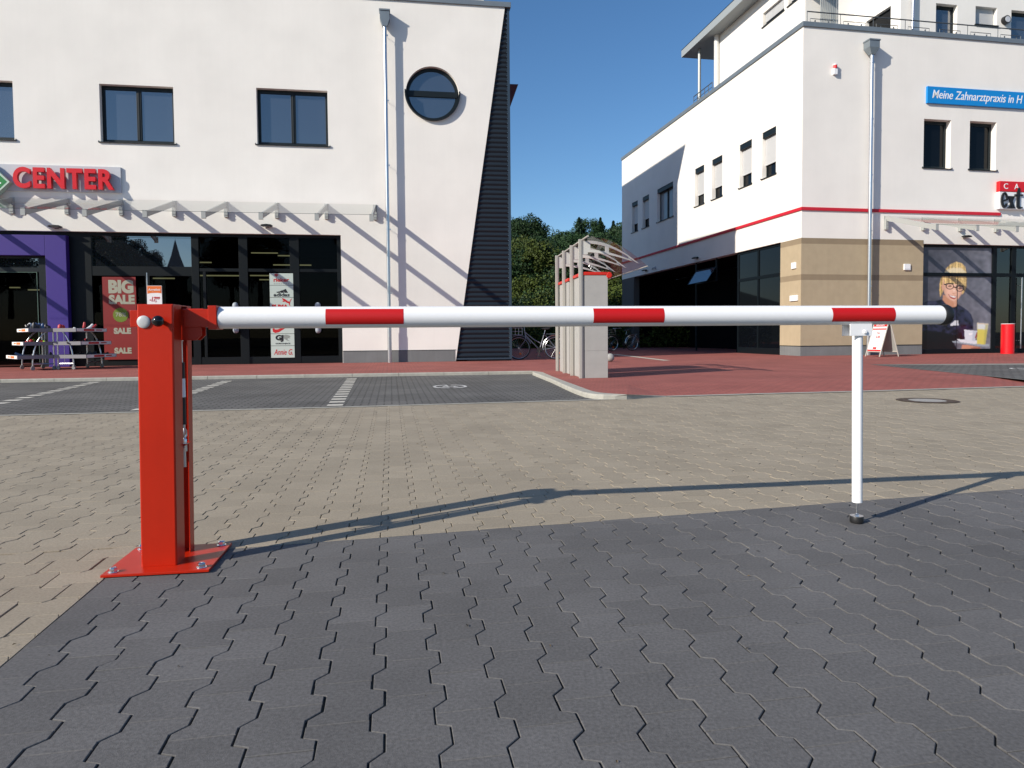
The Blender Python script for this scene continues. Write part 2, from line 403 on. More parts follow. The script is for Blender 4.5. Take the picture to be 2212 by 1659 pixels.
def speckle(m, amt, col, sc=300, patch=.12):
    t = m.node_tree; b = t.nodes["Principled BSDF"]; src = b.inputs["Base Color"].links[0].from_socket
    tc = t.nodes.new("ShaderNodeTexCoord")
    v = t.nodes.new("ShaderNodeTexNoise"); v.inputs["Scale"].default_value = sc; v.inputs["Detail"].default_value = 2; t.links.new(tc.outputs["Object"], v.inputs["Vector"])
    r = t.nodes.new("ShaderNodeMapRange"); r.inputs["From Min"].default_value = .62; r.inputs["From Max"].default_value = .75; r.inputs["To Max"].default_value = amt; t.links.new(v.outputs["Fac"], r.inputs["Value"])
    mx = t.nodes.new("ShaderNodeMix"); mx.data_type = 'RGBA'; t.links.new(r.outputs[0], mx.inputs[0]); t.links.new(src, mx.inputs[6]); mx.inputs[7].default_value = (*col, 1)
    n2 = t.nodes.new("ShaderNodeTexNoise"); n2.inputs["Scale"].default_value = 1.3; n2.inputs["Detail"].default_value = 6; n2.inputs["Roughness"].default_value = .65; t.links.new(tc.outputs["Object"], n2.inputs["Vector"])
    r2 = t.nodes.new("ShaderNodeMapRange"); r2.inputs["From Min"].default_value = .3; r2.inputs["From Max"].default_value = .7; r2.inputs["To Min"].default_value = 1-patch; r2.inputs["To Max"].default_value = 1+patch; t.links.new(n2.outputs["Fac"], r2.inputs["Value"])
    vm = t.nodes.new("ShaderNodeVectorMath"); vm.operation = 'SCALE'; t.links.new(mx.outputs[2], vm.inputs[0]); t.links.new(r2.outputs[0], vm.inputs["Scale"])
    t.links.new(vm.outputs[0], b.inputs["Base Color"])
speckle(beigem, .35, (.42, .38, .30), 260, .10); speckle(darkm, .5, (.20, .19, .18), 300, .16)
pv.build("paving", [beigem, darkm], flat=True, label="beige and dark grey interlocking wavy paving stones of the car park", cat="paving", kind="structure")
# bedding sand seen in the joints
bs = MB(); sandm = mat("joint_sand", (.14, .12, .09), 1, noise=.5, nscale=25, bump=.5)
c = [anch+pex*a_+pey*b_ for a_, b_ in ((-12, -3.2), (9, -3.2), (9, 9), (-12, 9))]
bs.add([(p[0], p[1], -.010) for p in c], [(0,1,2,3)]); bs.build("joint_sand", sandm, flat=True, label="sand bed showing in the joints between the paving stones", cat="sand", kind="structure")

def sheet(pts, z=None): return [(p[0], p[1], p[2] if z is None else z) for p in pts]
# parking bays (dark), kerb, red pavement
bayM = brickmat("grey_bay_paving", (.145, .143, .137), (.12, .118, .114), (.045, .043, .04), 1, .2, .1, .25, rot=-PA, patch=.22)
redM = brickmat("red_clinker_paving", (.345, .105, .085), (.30, .09, .075), (.21, .075, .065), 1, .2, .1, .22, rot=-PA, patch=.14)
kerbM = mat("kerb_concrete", (.36, .35, .31), .9, noise=.12, nscale=9, bump=.4, detail=8)
ZK = Z(1900, 1200, 2.765)
outer = [onz(*ZK(x, y), 0) for x, y in ((635, 832), (850, 920), (1000, 993), (1110, 1043), (1220, 1082), (1330, 1100), (1480, 1105), (1680, 1101), (2212, 1088))]
inner = [onz(*ZK(x, y), ZP) for x, y in ((640, 792), (745, 797), (830, 835), (1000, 900), (1150, 955), (1280, 1003), (1360, 1022), (1480, 1033), (1680, 1046))]
kd = (onz(1150, 808)-onz(0, 827)); kd[2] = 0; kd /= np.linalg.norm(kd)
k0 = onz(1150, 808.3, 0); kleft = k0-kd*34
bayfront = [onz(1330, 862, 0), onz(700, 880, 0), onz(0, 897, 0)]
fd = onz(0, 897)-onz(700, 880); fd /= np.linalg.norm(fd); bayfront.append(onz(0, 897)+fd*22)
bp = MB()
poly = [kleft]+[k0]+outer[:6]+bayfront
bp.add(sheet(poly, .004), [tuple(range(len(poly)))])
bp.build("parking_bays", bayM, flat=True, label="dark grey paved parking bays along the kerb", cat="parking bays", kind="structure")
# light edging row between bays and beige paving
er = MB(); n_ = np.array([-fd[1], fd[0], 0]);
if n_[1] > 0: n_ = -n_
for i in range(3):
    p, q = bayfront[i], bayfront[i+1]
    er.add(sheet([p, q, q+n_*.11, p+n_*.11], .005), [(0,1,2,3)])
er.build("bay_edging", mat("light_edging_stone", (.34, .33, .29), .9, noise=.1, nscale=20), flat=True, label="narrow light edging row in front of the parking bays", cat="edging", kind="structure")
# pavement polygon at kerb height, ramping down to the road at the right
KW = .14
nrm = np.array([-kd[1], kd[0], 0])
pav = MB()
rb = [onz(x, y, 0) for x, y in ((1458, 848+4.5), (1620, 851), (1840, 845.5), (2212, 834.7))]
rdir = (rb[3]-rb[2]); rdir /= np.linalg.norm(rdir)
rb.append(rb[3]+rdir*25)
rb[0] = onz(*ZK(2100, 1062), .004)
rn = np.array([-rdir[1], rdir[0], 0]);
ri = [p+rn*1.4 for p in rb]
for p in ri: p[2] = ZP
back = [np.array([60., 60, ZP]), np.array([-60., 60, ZP])]
kl2 = kleft+nrm*KW; k02 = k0+nrm*KW
poly = [kl2, k02]+inner[1:]+[ri[0]]+ri[1:]+back
pav.add(sheet(poly, ZP-.001), [tuple(range(len(poly)))])
lo = [np.array([p[0], p[1], .005]) for p in rb]
inn8 = np.array([*inner[-1][:2], ZP-.001])
hi = [np.array([p[0], p[1], ZP-.001]) for p in ri]
for i in range(len(lo)-1):
    pav.add([lo[i], lo[i+1], hi[i+1], hi[i]], [(0,1,2,3)])
pav.add([inn8, lo[0], hi[0]], [(0,1,2)])
pav.build("pavement", redM, flat=True, label="red paved pavement and plaza in front of the two white buildings", cat="pavement", kind="structure")
# kerbstones
kb = MB()
L = np.linalg.norm(k0-kleft); ns = 34
for i in range(ns):
    a_ = kleft+kd*(L*i/ns+.004); b_ = kleft+kd*(L*(i+1)/ns-.004)
    ch = .012
    kb.add([(*a_[:2], -.01), (*b_[:2], -.01), (*b_[:2], ZP-ch), (*a_[:2], ZP-ch),
            (*(a_+nrm*ch)[:2], ZP+.002), (*(b_+nrm*ch)[:2], ZP+.002), (*(b_+nrm*KW)[:2], ZP+.002), (*(a_+nrm*KW)[:2], ZP+.002), (*(b_+nrm*KW)[:2], -.01), (*(a_+nrm*KW)[:2], -.01)],
           [(0,1,2,3), (3,2,5,4), (4,5,6,7), (0,3,4,7,9), (1,8,6,5,2)])
# corner kerb follows the curve and sinks to road level
def resample(pts, n):
    pts = [np.array(p[:2]) for p in pts]; d = [0]
    for i in range(1, len(pts)): d.append(d[-1]+np.linalg.norm(pts[i]-pts[i-1]))
    return [np.array([np.interp(t, d, [p[0] for p in pts]), np.interp(t, d, [p[1] for p in pts])]) for t in np.linspace(0, d[-1], n)]
O = resample([k0]+outer[:8], 41); I = resample([k02]+inner[1:], 41)
for s0 in range(0, 40, 5):
    pts = []
    for i in range(s0, s0+6):
        pts.append((O[i], I[i]))
    vs = []; fs = []
    for o_, i_ in pts:
        d = (i_-o_); l = np.linalg.norm(d); d = d/l
        vs += [(*o_, -.01), (*(o_+d*.004), ZP-.02), (*(o_+d*.02), ZP+.002), (*i_, ZP+.002)]
    sh = .004
    for i in range(len(pts)-1):
        fs += [(4*i, 4*i+4, 4*i+5, 4*i+1), (4*i+1, 4*i+5, 4*i+6, 4*i+2), (4*i+2, 4*i+6, 4*i+7, 4*i+3)]
    kb.add(vs, fs)
# sinking end
e0, e1 = O[-1], I[-1]; t1 = rb[0]
kb.add([(*e0, -.01), (*e0, ZP-.02), (*(e0+(e1-e0)*.1), ZP+.002), (*e1, ZP+.002), (t1[0], t1[1]-.10, -.01), (t1[0], t1[1]-.095, .006), (t1[0], t1[1]-.09, .007), (t1[0], t1[1], .008)],
       [(0,4,5,1), (1,5,6,2), (2,6,7,3)])
# flush kerb along the rest of the red area
for i in range(4):
    a_, b_ = rb[i], rb[i+1]; m_ = max(1, int(np.linalg.norm(b_-a_)))
    for j in range(m_):
        p = a_+(b_-a_)*(j/m_)+.0; q = a_+(b_-a_)*((j+1)/m_) - (b_-a_)/np.linalg.norm(b_-a_)*.008
        kb.add(sheet([p-rn*.14, q-rn*.14, q, p], .008), [(0,1,2,3)])
kb.build("kerb", kerbM, flat=True, label="pale concrete kerb curving round the corner of the parking bays", cat="kerb", kind="structure")
# second bay at the far right
bay2 = MB(); ap = onz(1879, 787.6, ZP); t2 = onz(2212, 785.4, ZP); b2 = onz(2212, 821, ZP)
d1 = (t2-ap); d2 = (b2-ap)
far1 = ap+d1*4; far2 = ap+d2*4
bay2.add(sheet([ap, far2, far1], ZP+.003), [(0,1,2)]); 
bay2.build("parking_bay", bayM, flat=True, label="narrow dark bay wedge cut into the red plaza at the right", cat="parking bay", kind="structure")
ed = MB(); u2 = d2/np.linalg.norm(d2); nn = np.array([-u2[1], u2[0], 0])
ed.add(sheet([ap, ap+d2*4, ap+d2*4+nn*.10, ap+nn*.001], ZP+.007), [(0,1,2,3)])
u1 = d1/np.linalg.norm(d1); n1 = np.array([u1[1], -u1[0], 0])
wd = 1.15
ed.add(sheet([ap, far1, far1+n1*wd, ap+u1*1.9+n1*wd*.55], ZP+.005), [(0,1,2,3)], 1)
ed.build("bay_edging", [MATS["light_edging_stone"], mat("grey_gutter_stone", (.24, .235, .21), .9, noise=.12, nscale=6)], flat=True, label="pale edging and gutter stones round the wedge bay", cat="edging", kind="structure")
# white dashes between bays, each row one marking
markM = mat("white_paving_brick", (.55, .53, .47), .8, noise=.12, nscale=12)
for (bx, by), (tx, ty), lab in (((724, 876), (760, 818.5), "nearest to the building corner"), ((417.6, 848), (490, 823.8), "right behind the red barrier post"), ((0, 872), (204, 826.5), "at the far left")):
    p = onz(bx, by); q = onz(tx, ty)
    if lab.startswith("right"): p = q+(p-q)*1.95
    L = np.linalg.norm(q-p); d = (q-p)/L; m_ = MB(); nd = int(L/.42)
    ax = np.array([pex[0], pex[1], 0]); ay = np.array([pey[0], pey[1], 0])
    for i in range(nd+1):
        c0 = p+d*(i*L/nd)*.985
        m_.add(sheet([c0-ax*.1-ay*.1, c0+ax*.1-ay*.1, c0+ax*.1+ay*.1, c0-ax*.1+ay*.1], .008), [(0,1,2,3)])
    o = m_.build("bay_marking", markM, flat=True, label="dashed row of white bricks "+lab, cat="bay marking", kind="structure")
def ring(mb, cx, cy, r0, r1, z, a0=0, a1=360, n=40, sy=1.):
    vs = []
    for i in range(n+1):
        t = R(a0+(a1-a0)*i/n)
        for r in (r0, r1): vs.append((cx+r*math.cos(t), cy+sy*r*math.sin(t), z))
    mb.add(vs, [(2*i, 2*i+1, 2*i+3, 2*i+2) for i in range(n)])
wm = mat("white_road_paint", (.75, .75, .74), .7, noise=.1, nscale=30)
def wheelchair(px, py, z, rz, lab):
    c = onz(px, py, z); m_ = MB()
    for a0, a1 in ((5, 80), (95, 172), (186, 262), (276, 352)): ring(m_, 0, 0, .25, .30, 0, a0, a1, 14, 1.25)
    # symbol lying on its side: wheel, back, seat, leg, head
    ring(m_, -.02, -.06, .085, .115, 0, 120, 370, 20)
    m_.add([(-.05,-.02,0),(-.01,-.02,0),(-.03,.14,0),(-.07,.14,0)], [(0,1,2,3)])
    m_.add([(-.04,.02,0.0008),(.07,.02,0.0008),(.07,.055,0.0008),(-.04,.055,0.0008)], [(0,1,2,3)])
    m_.add([(.05,.03,.0012),(.085,.03,.0012),(.14,-.13,.0012),(.105,-.13,.0012)], [(0,1,2,3)])
    ring(m_, -.055, .19, 0.001, .032, 0, 0, 360, 16)
    o = m_.build("wheelchair_symbol", wm, flat=True, label=lab, cat="road marking"); place(o, (c[0], c[1], z+.008), rz)
wheelchair(972, 835.6, 0.004, PA, "white wheelchair sign in a broken ring painted on the grey bay")
wheelchair(2222, 797.5, ZP+.004, PA, "white ring painted on the wedge bay at the right picture edge")
# manhole
mc = onz(2003, 865.8); t = thing("manhole_cover", (mc[0], mc[1], 0.002), 0, "round manhole cover with dark iron rim and pale concrete centre", "manhole cover")
m_ = MB(); ring(m_, 0, 0, .215, .36, .004, 0, 360, 48)
for i in range(16):
    a_ = R(i*22.5); m_.add([(.31*math.cos(a_)-.012, .31*math.sin(a_)-.012, .007), (.31*math.cos(a_)+.012, .31*math.sin(a_)-.012, .007), (.31*math.cos(a_)+.012, .31*math.sin(a_)+.012, .007), (.31*math.cos(a_)-.012, .31*math.sin(a_)+.012, .007)], [(0,1,2,3)])
m_.build("iron_frame", mat("rusty_iron", (.07, .045, .028), .7, noise=.4, nscale=30, bump=.5), t, flat=True)
m_ = MB(); m_.disc((0, 0, .005), .214, 'z', 48); m_.build("concrete_lid", mat("manhole_concrete", (.33, .32, .30), .9, noise=.1, nscale=20), t, flat=True)

#@@BARRIER
BY = R(8.5)
pc = onz(342, 1231); pc2 = onz(400, 1190)
base_c = (onz(221.5, 1247.5)+onz(449, 1242)+onz(496.6, 1181.6)+onz(300, 1186))/4
bar = thing("barrier", (base_c[0], base_c[1], 0.0), BY, "red and white swing-up barrier with red post, white pole and white support leg", "barrier")
bx0 = Fac((base_c[0], base_c[1], 0), 8.5)
def bl(P):      # world -> barrier frame
    q = np.array(P)-np.array([base_c[0], base_c[1], 0]); return np.array([q@bx0.e, q@bx0.n, q[2]])
fl = bl(onz(307, 1231)); fr = bl(onz(378.7, 1231)); br = bl(onz(424, 1190))
PX0, PX1 = fl[0], fr[0]+.003; PY0, PY1 = (fl[1]+fr[1])/2, br[1]
PT = CH+(728.8-660)/F*2.66*1.0          # post height
PZ = .012
# base plate
m_ = MB(); pw, pd = .193, .172
m_.box(-pw, pw, -pd, pd, .004, .004+.010)
m_.build("base_plate", redpaint, bar, bevel=.0015)
for sx in (-1, 1):
    for sy in (-1, 1):
        m_ = MB(); cx, cy = sx*(pw-.035), sy*(pd-.03)
        m_.lathe([(.019, .014), (.019, .017)], (cx, cy, 0), n=20)
        m_.lathe([(.014, .017), (.0145, .019), (.0145, .029), (.012, .032), (.0085, .033), (.0075, .028)], (cx, cy, 0), n=6)
        m_.lathe([(.0068, .02), (.0068, .0315), (.005, .033)], (cx, cy, 0), n=12)
        m_.build("bolt", nut, bar, smooth=False, bevel=.0008)
# post: two folded channels with a slot between them (the slot runs left-right)
TH = .004; yc = (PY0+PY1)/2; slot = .030; z0 = .014; z1 = PT
PW_ = PX1-PX0; PD_ = PY1-PY0
slotF, slotB = PY0+.095, PY0+.165        # slot in the right side
slFL, slBL = PY0+.030, PY0+.118          # slot in the left side
yc = (slotF+slotB)/2
TILT = .012
def lean(o):
    for v in o.data.vertices: v.co.x += TILT*v.co.z
    return o
def channel(y_out, y_l, y_r, name):
    m_ = MB(); s = 1 if y_r > y_out else -1; r = .006
    outerp = [(PX0, y_l), (PX0, y_out+s*r), (PX0+r*.3, y_out+s*r*.3), (PX0+r, y_out), (PX1-r, y_out), (PX1-r*.3, y_out+s*r*.3), (PX1, y_out+s*r), (PX1, y_r)]
    innerp = [(PX1-TH, y_r), (PX1-TH, y_out+s*r), (PX1-r-TH*.2, y_out+s*TH), (PX0+r+TH*.2, y_out+s*TH), (PX0+TH, y_out+s*r), (PX0+TH, y_l)]
    m_.prism(outerp+innerp, z0, z1, 'z')
    return lean(m_.build(name, redpaint, bar, bevel=.0008))
channel(PY0, slFL, slotF, "front_channel"); channel(PY1, slBL, slotB, "rear_channel")
m_ = MB(); m_.box(PX0+.001, PX1-.001, PY0+.001, PY1-.001, z1-.001, z1+.004); lean(m_.build("post_cap", redpaint, bar, bevel=.001))
# cross plates inside the slot at gas spring anchor
BH = .978; BZ = BH
BH = .978; BZ = BH
ys = slotF+.018; gx = PX1+.002
CPZ = .47
m_ = MB(); m_.box(PX0+TH, PX1+.014, slotF-.003, slotB+.003, CPZ-.003, CPZ+.003); m_.build("cross_plate", redpaint, bar)
m_ = MB(); m_.tube([(gx, ys, .90), (gx, ys, .72)], .0055, 12); m_.tube([(gx, ys, .905), (gx, ys, .885)], .009, 12); m_.build("spring_rod", mat("bright_rod", (.75, .76, .74), .35, metal=.6), bar, smooth=True)
m_ = MB(); m_.tube([(gx, ys, .80), (gx, ys, .55)], .0115, 16); gs = m_.build("gas_spring", rubber, bar, smooth=True)
m_ = MB(); m_.tube([(gx, ys, .735), (gx, ys, .66)], .0119, 16, cap=False); m_.build("spring_label", wlegs, gs, smooth=True)
m_ = MB(); m_.tube([(gx, ys, .55), (gx, ys, .538)], .008, 12)
m_.tube([(gx+.002, ys, .538), (gx+.008, ys+.008, .522), (gx+.008, ys+.009, .505), (gx+.002, ys, .492)], .004, 8)
m_.tube([(gx+.002, ys, .538), (gx+.004, ys-.008, .522), (gx+.004, ys-.008, .505), (gx+.002, ys, .492)], .003, 8)
m_.lathe([(.012, CPZ+.004), (.012, CPZ+.02), (.008, CPZ+.025)], (gx, ys, 0), n=6); m_.lathe([(.017, CPZ+.0032), (.017, CPZ+.0045)], (gx, ys, 0), n=16)
m_.lathe([(.013, CPZ-.028), (.013, CPZ-.004)], (gx, ys, 0), n=6); m_.tube([(gx, ys, CPZ), (gx, ys, .378)], .0075, 12)
m_.build("threaded_rod", steel, bar, smooth=True)
# beam carrier: lies in the slot, sticks out left, wraps to the right
rP = .0445; bX0 = None
def bz(px, py, off=0.): # point on barrier's beam plane (local y = yc)
    q = Fac((base_c[0]+bx0.n[0]*yc, base_c[1]+bx0.n[1]*yc, 0), 8.5); return q.uv(px, py)
xl = bz(287, 685)[0]; xr = bz(476, 687)[0]; xe = bz(2040, 682)[0]
m_ = MB(); m_.box(xl, PX1+.03, slotF+.004, slotB-.004, BZ-.036, BZ+.030)
m_.prism([(PX1+.001, BZ+.036), (xr-.055, BZ+.036), (xr-.055, BZ-.036), (PX1+.085, BZ-.036), (PX1+.085, BZ-.07), (PX1+.065, BZ-.09), (PX1+.001, BZ-.09)], slotF+.002, slotF+.010)
m_.prism([(PX1+.001, BZ+.036), (xr-.055, BZ+.036), (xr-.055, BZ-.036), (PX1+.085, BZ-.036), (PX1+.085, BZ-.07), (PX1+.065, BZ-.09), (PX1+.001, BZ-.09)], slotB-.010, slotB-.002)
m_.box(PX1+.02, xr-.03, yc-.040, yc+.040, BZ-.038, BZ+.034)
m_.box(xr-.035, xr-.002, yc-.0475, yc+.0475, BZ-.0475, BZ+.0475)
m_.build("beam_carrier", redpaint, bar, bevel=.002)
m_ = MB(); m_.lathe([(.024, PY0-.0005), (.024, PY0-.004), (.021, PY0-.0065), (.012, PY0-.008), (.004, PY0-.0085)], (PX0+.037, 0, BZ-.018), 'y', 28)
m_.build("pivot_cap", mat("grey_cap_plastic", (.5, .51, .52), .35), bar, smooth=True)
m_ = MB(); c0 = (PX0+.100, PY0-.036, BZ-.016); prof = [(.0001+.0215*math.sin(math.pi*i/10), .0215*math.cos(math.pi*i/10)) for i in range(11)]
m_.lathe([(r, c0[1]+h) for r, h in prof], (c0[0], 0, c0[2]), 'y', 24); m_.tube([(c0[0], c0[1]+.015, c0[2]), (c0[0], PY0, c0[2])], .008, 12)
m_.build("locking_knob", blackgloss, bar, smooth=True)
# the pole
m_ = MB(); n = 64
m_.tube([(xr-.001, yc, BZ), (xe, yc, BZ)], rP, n)
pole = m_.build("pole", wpaint, bar, smooth=True)
m_ = MB(); m_.lathe([(rP+.0012, xe-.028), (rP+.0045, xe-.024), (rP+.0055, xe+.004), (rP+.002, xe+.012), (rP-.008, xe+.016)], (0, yc, BZ), 'x', 48); m_.build("end_cap", rubber, bar, smooth=True)
for a_, b_ in ((705.5, 872), (1277, 1428), (1787, 1921)):
    # reflective patch curved round the front of the pole
    xa = bz(a_, 682)[0]; xb = bz(b_, 682)[0]; m_ = MB(); vs = []; N = 22
    th0, th1 = R(228), R(128)     # angle measured from +z towards +y ; 180+ .. front
    for i in range(N+1):
        t_ = R(-42)+(R(48)-R(-42))*i/N      # elevation round the front (-y) side
        for x in (xa, xb): vs.append((x, yc-(rP+.0006)*math.cos(t_), BZ+(rP+.0006)*math.sin(t_)))
    m_.add(vs, [(2*i, 2*i+1, 2*i+3, 2*i+2) for i in range(N)])
    m_.build("red_film", redfilm, pole, flat=True, smooth=False)
# support leg
xs = bz(1854, 700)[0]
leg_foot = bl(onz(1838, 1124)); 
m_ = MB()
m_.box(xs-.062, xs+.050, yc-.030, yc-.0265, BZ-.096, BZ-.040); m_.box(xs-.062, xs+.050, yc+.0265, yc+.030, BZ-.096, BZ-.040); m_.box(xs-.062, xs+.050, yc-.0265, yc+.0265, BZ-.0455, BZ-.0425)
brk = m_.build("leg_bracket", wpaint, bar, bevel=.001)
m_ = MB(); m_.lathe([(.0095, yc-.0265), (.0095, yc-.036), (.006, yc-.039)], (xs+.012, 0, BZ-.078), 'y', 16); m_.build("bolt", wpaint, bar, smooth=True)
lx = (xs+leg_foot[0])/2; ftx = leg_foot[0]
top = (xs-.004, yc, BZ-.060); bot = (ftx+.003, yc+.002, .098)
m_ = MB(); m_.tube([top, bot], .0228, 32); leg = m_.build("leg", wlegs, bar, smooth=True)
m_ = MB(); m_.tube([(ftx+.003, yc, .105), (ftx, yc, .03)], .0055, 12); m_.tube([(ftx+.003, yc, .1), (ftx+.0025, yc, .092)], .014, 16); m_.tube([(ftx, yc, .045), (ftx, yc, .035)], .0085, 6)
m_.build("threaded_rod", nut, leg, smooth=True)
m_ = MB(); m_.lathe([(.0285, .002), (.0300, .006), (.0300, .030), (.0285, .0335)], (ftx, yc, 0), n=32); ft = m_.build("rubber_foot", rubber, leg, smooth=True)
m_ = MB(); m_.lathe([(.0295, .0336), (.0295, .0350)], (ftx, yc, 0), n=32); m_.build("foot_washer", steel, leg, smooth=True)

#@@BUILDING_A
bA = thing("supermarket_building", A.P, A.ang, "white rendered shop building with a dark ribbed slanting corner and round window", "building")
AO = A.P
def au(px, py, off=0.):
    x, z = A.uv(px, py, off); return x, z-ZP
HA = 11.09     # wall top, local z (0 = pavement)
UR = 5.30
def window(parent, x0, x1, z0, z1, y, mull=1, depth=.07, fw=.085, sill=True, pm=None, recess=.16, name="window", axis='y'):
    """framed window in a wall facing -y; or facing -x when axis='x' (then x0,x1 run along y)"""
    def tr(mb):
        if axis == 'x': mb.v = [(p[1], p[0], p[2]) for p in mb.v]
        return mb
    m_ = MB(); yr = y
    m_.box(x0, x0+fw, yr, yr+depth, z0, z1); m_.box(x1-fw, x1, yr, yr+depth, z0, z1)
    m_.box(x0+fw, x1-fw, yr, yr+depth, z1-fw*1.3, z1); m_.box(x0+fw, x1-fw, yr, yr+depth, z0, z0+fw*1.2)
    for i in range(mull):
        xm = x0+(x1-x0)*(i+1)/(mull+1); m_.box(xm-.065, xm+.065, yr-.01, yr+depth, z0+fw*1.2, z1-fw*1.3)
        m_.box(xm-.02, xm+.02, yr-.022, yr-.01, z0+fw*1.2, z1-fw*1.3)
    wn = tr(m_).build(name, anth, parent, bevel=.006)
    m_ = MB(); e = fw-.005
    xs_ = [x0+e]+[x0+(x1-x0)*(i+1)/(mull+1) for i in range(mull)]+[x1-e]
    for i in range(len(xs_)-1):
        tl = random.uniform(-.004, .004)
        m_.add([(xs_[i], yr+.03+tl, z0+e), (xs_[i+1], yr+.03-tl, z0+e), (xs_[i+1], yr+.03-tl, z1-e), (xs_[i], yr+.03+tl, z1-e)], [(0,1,2,3)])
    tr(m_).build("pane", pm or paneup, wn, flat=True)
    if sill:
        m_ = MB(); yo = -.045
        m_.prism([(yo, z0-.035), (yr, z0-.02), (yr, z0+.004), (yo, z0-.012)], x0-.05, x1+.05, 'x')
        m_.box(x0-.055, x0-.045, yo, 0, z0-.035, z0+.02); m_.box(x1+.045, x1+.055, yo, 0, z0-.035, z0+.02)
        tr(m_).build("sill", anth, wn)
    return wn
winsA = []
w2 = (au(554.5, 250)[0], au(708, 250)[0], (au(554.8, 312)[1]+au(709.2, 314.7)[1])/2, (au(552.9, 190.7)[1]+au(706.5, 195)[1])/2)
w1 = (au(216, 250)[0], au(375.5, 250)[0], (au(216, 307.5)[1]+au(377.3, 308.8)[1])/2, (au(213, 182.6)[1]+au(373.8, 185.8)[1])/2)
w0 = (au(29.5, 250)[0]-2.05, au(29.5, 250)[0], w1[2]-.03, w1[3]-.03)
w00 = (w0[0]-4.35, w0[1]-4.35, w0[2], w0[3])
winsA = [w2, w1, w0, w00]
rc = au(934.3, 201.4); RW = 57.7*A.P[1]/F*.995
stT = 3.93; stR = .025
wl = MB(); wl.prism([(-26, 0), (3.51, 0), (5.175, HA), (-26, HA)], 0, .35)
cuts = []
for (a_, b_, c_, d_) in winsA:
    k = MB(); k.box(a_, b_, -.2, .6, c_, d_); cuts.append(k)
k = MB(); k.box(-15, stR, -.2, .6, -.5, stT); cuts.append(k)
k = MB(); k.prism([(rc[0]+RW*math.cos(2*math.pi*i/64), rc[1]+RW*math.sin(2*math.pi*i/64)) for i in range(64)], -.2, .6); cuts.append(k)
boolcut(wl, cuts, "wall", stucco, bA)
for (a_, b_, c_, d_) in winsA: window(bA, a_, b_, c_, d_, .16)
# round window
m_ = MB(); ptsR = [(rc[0], rc[1])]
N = 64
def annulus(mb, r0, r1, y0, y1, a0=0, a1=360, n=64):
    st = n if a1-a0 < 360 else n
    for i in range(n):
        t0, t1 = R(a0+(a1-a0)*i/n), R(a0+(a1-a0)*(i+1)/n)
        P = lambda r, t, y: (rc[0]+r*math.cos(t), y, rc[1]+r*math.sin(t))
        vs = [P(r0, t0, y0), P(r1, t0, y0), P(r1, t1, y0), P(r0, t1, y0), P(r0, t0, y1), P(r1, t0, y1), P(r1, t1, y1), P(r0, t1, y1)]
        mb.add(vs, [(0,1,2,3), (0,3,7,4), (1,5,6,2), (4,7,6,5)])
annulus(m_, RW-.10, RW, .14, .22)
annulus(m_, RW, RW+.035, -.10, .0, 180, 360)
annulus(m_, RW-.005, RW+.004, -.10, .14, 180, 360)
m_.box(rc[0]-RW+.05, rc[0]+RW-.05, .12, .20, rc[1]-.07, rc[1]+.10)
for s in (-1, 1): m_.box(rc[0]+s*(RW+.018)-.02, rc[0]+s*(RW+.018)+.02, -.10, 0, rc[1]-.02, rc[1]+.06)
rw = m_.build("round_window", anth, bA, smooth=True)
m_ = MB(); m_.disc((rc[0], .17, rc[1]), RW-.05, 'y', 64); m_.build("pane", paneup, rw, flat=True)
# coping
m_ = MB(); m_.box(-26.05, UR+.06, -.05, .40, HA+.001, HA+.16); m_.box(UR-.35, UR+.06, .40, 5.7, HA+.001, HA+.16); m_.build("coping", zinc, bA, bevel=.01)
# ribbed cladding wedge
def xl_at(z): return 3.51+(5.175-3.51)*z/HA-.06
m_ = MB(); pitch = .1475; zz = .10; nst = 8
rows = []
z = zz
while z < HA-.02:
    ph = (z-zz)/pitch; f_ = ph-math.floor(ph)
    prof = .5-.5*math.cos(2*math.pi*f_); prof = prof**.6
    rows.append((z, .075-.034*prof)); z += pitch/nst
vs = []
for z, y in rows: vs += [(xl_at(z), y, z), (UR-.055, y, z)]
m_.add(vs, [(2*i, 2*i+1, 2*i+3, 2*i+2) for i in range(len(rows)-1)])
m_.build("ribbed_cladding", anth2, bA, flat=False)
m_ = MB(); m_.box(UR-.055, UR+.02, .028, .10, .08, HA-.005)
for i in range(int(HA/pitch)-1): m_.box(UR-.075, UR-.062, .036, .05, .14+i*pitch, .155+i*pitch, 1)
m_.prism([(3.35, .05), (UR+.02, .05), (UR+.02, .10), (3.36, .10)], .02, .1)
m_.build("corner_trim", [mat("blue_grey_trim", (.03, .05, .075), .4), steel], bA)
m_ = MB(); m_.box(3.9, UR-.002, .11, .4, .0, HA); m_.box(UR-.30, UR-.001, .4, 15.3, 0, HA); m_.box(-26, -25.7, .35, 15.3, 0, HA); m_.box(-25.7, UR-.3, 15.0, 15.3, 0, HA); m_.build("side_wall", anth2, bA)
m_ = MB(); m_.box(-25.7, UR-.30, .36, 15.0, HA-.30, HA-.02); m_.build("roof", plinth, bA)
# set back upper storey with leaning front edge
m_ = MB(); m_.prism([(5.77, HA+.02), (5.77, 14.3), (4.84, 16.0), (15.0, 15.7), (15.0, HA+.02)], -20, UR-.12, 'x'); m_.build("upper_storey", stucco, bA)
# red fin behind the corner
m_ = MB(); yk = 3.0
p = [A.uv(1104, 182, yk), A.uv(1119.6, 182, yk), A.uv(1105.6, 311, yk)]; q = [(a_, b_-ZP) for a_, b_ in p]
m_.prism([(UR-.01, q[0][1]), (q[1][0], q[1][1]), (UR-.01, q[2][1])], yk, yk+.12); m_.build("red_fin", rustred, bA)
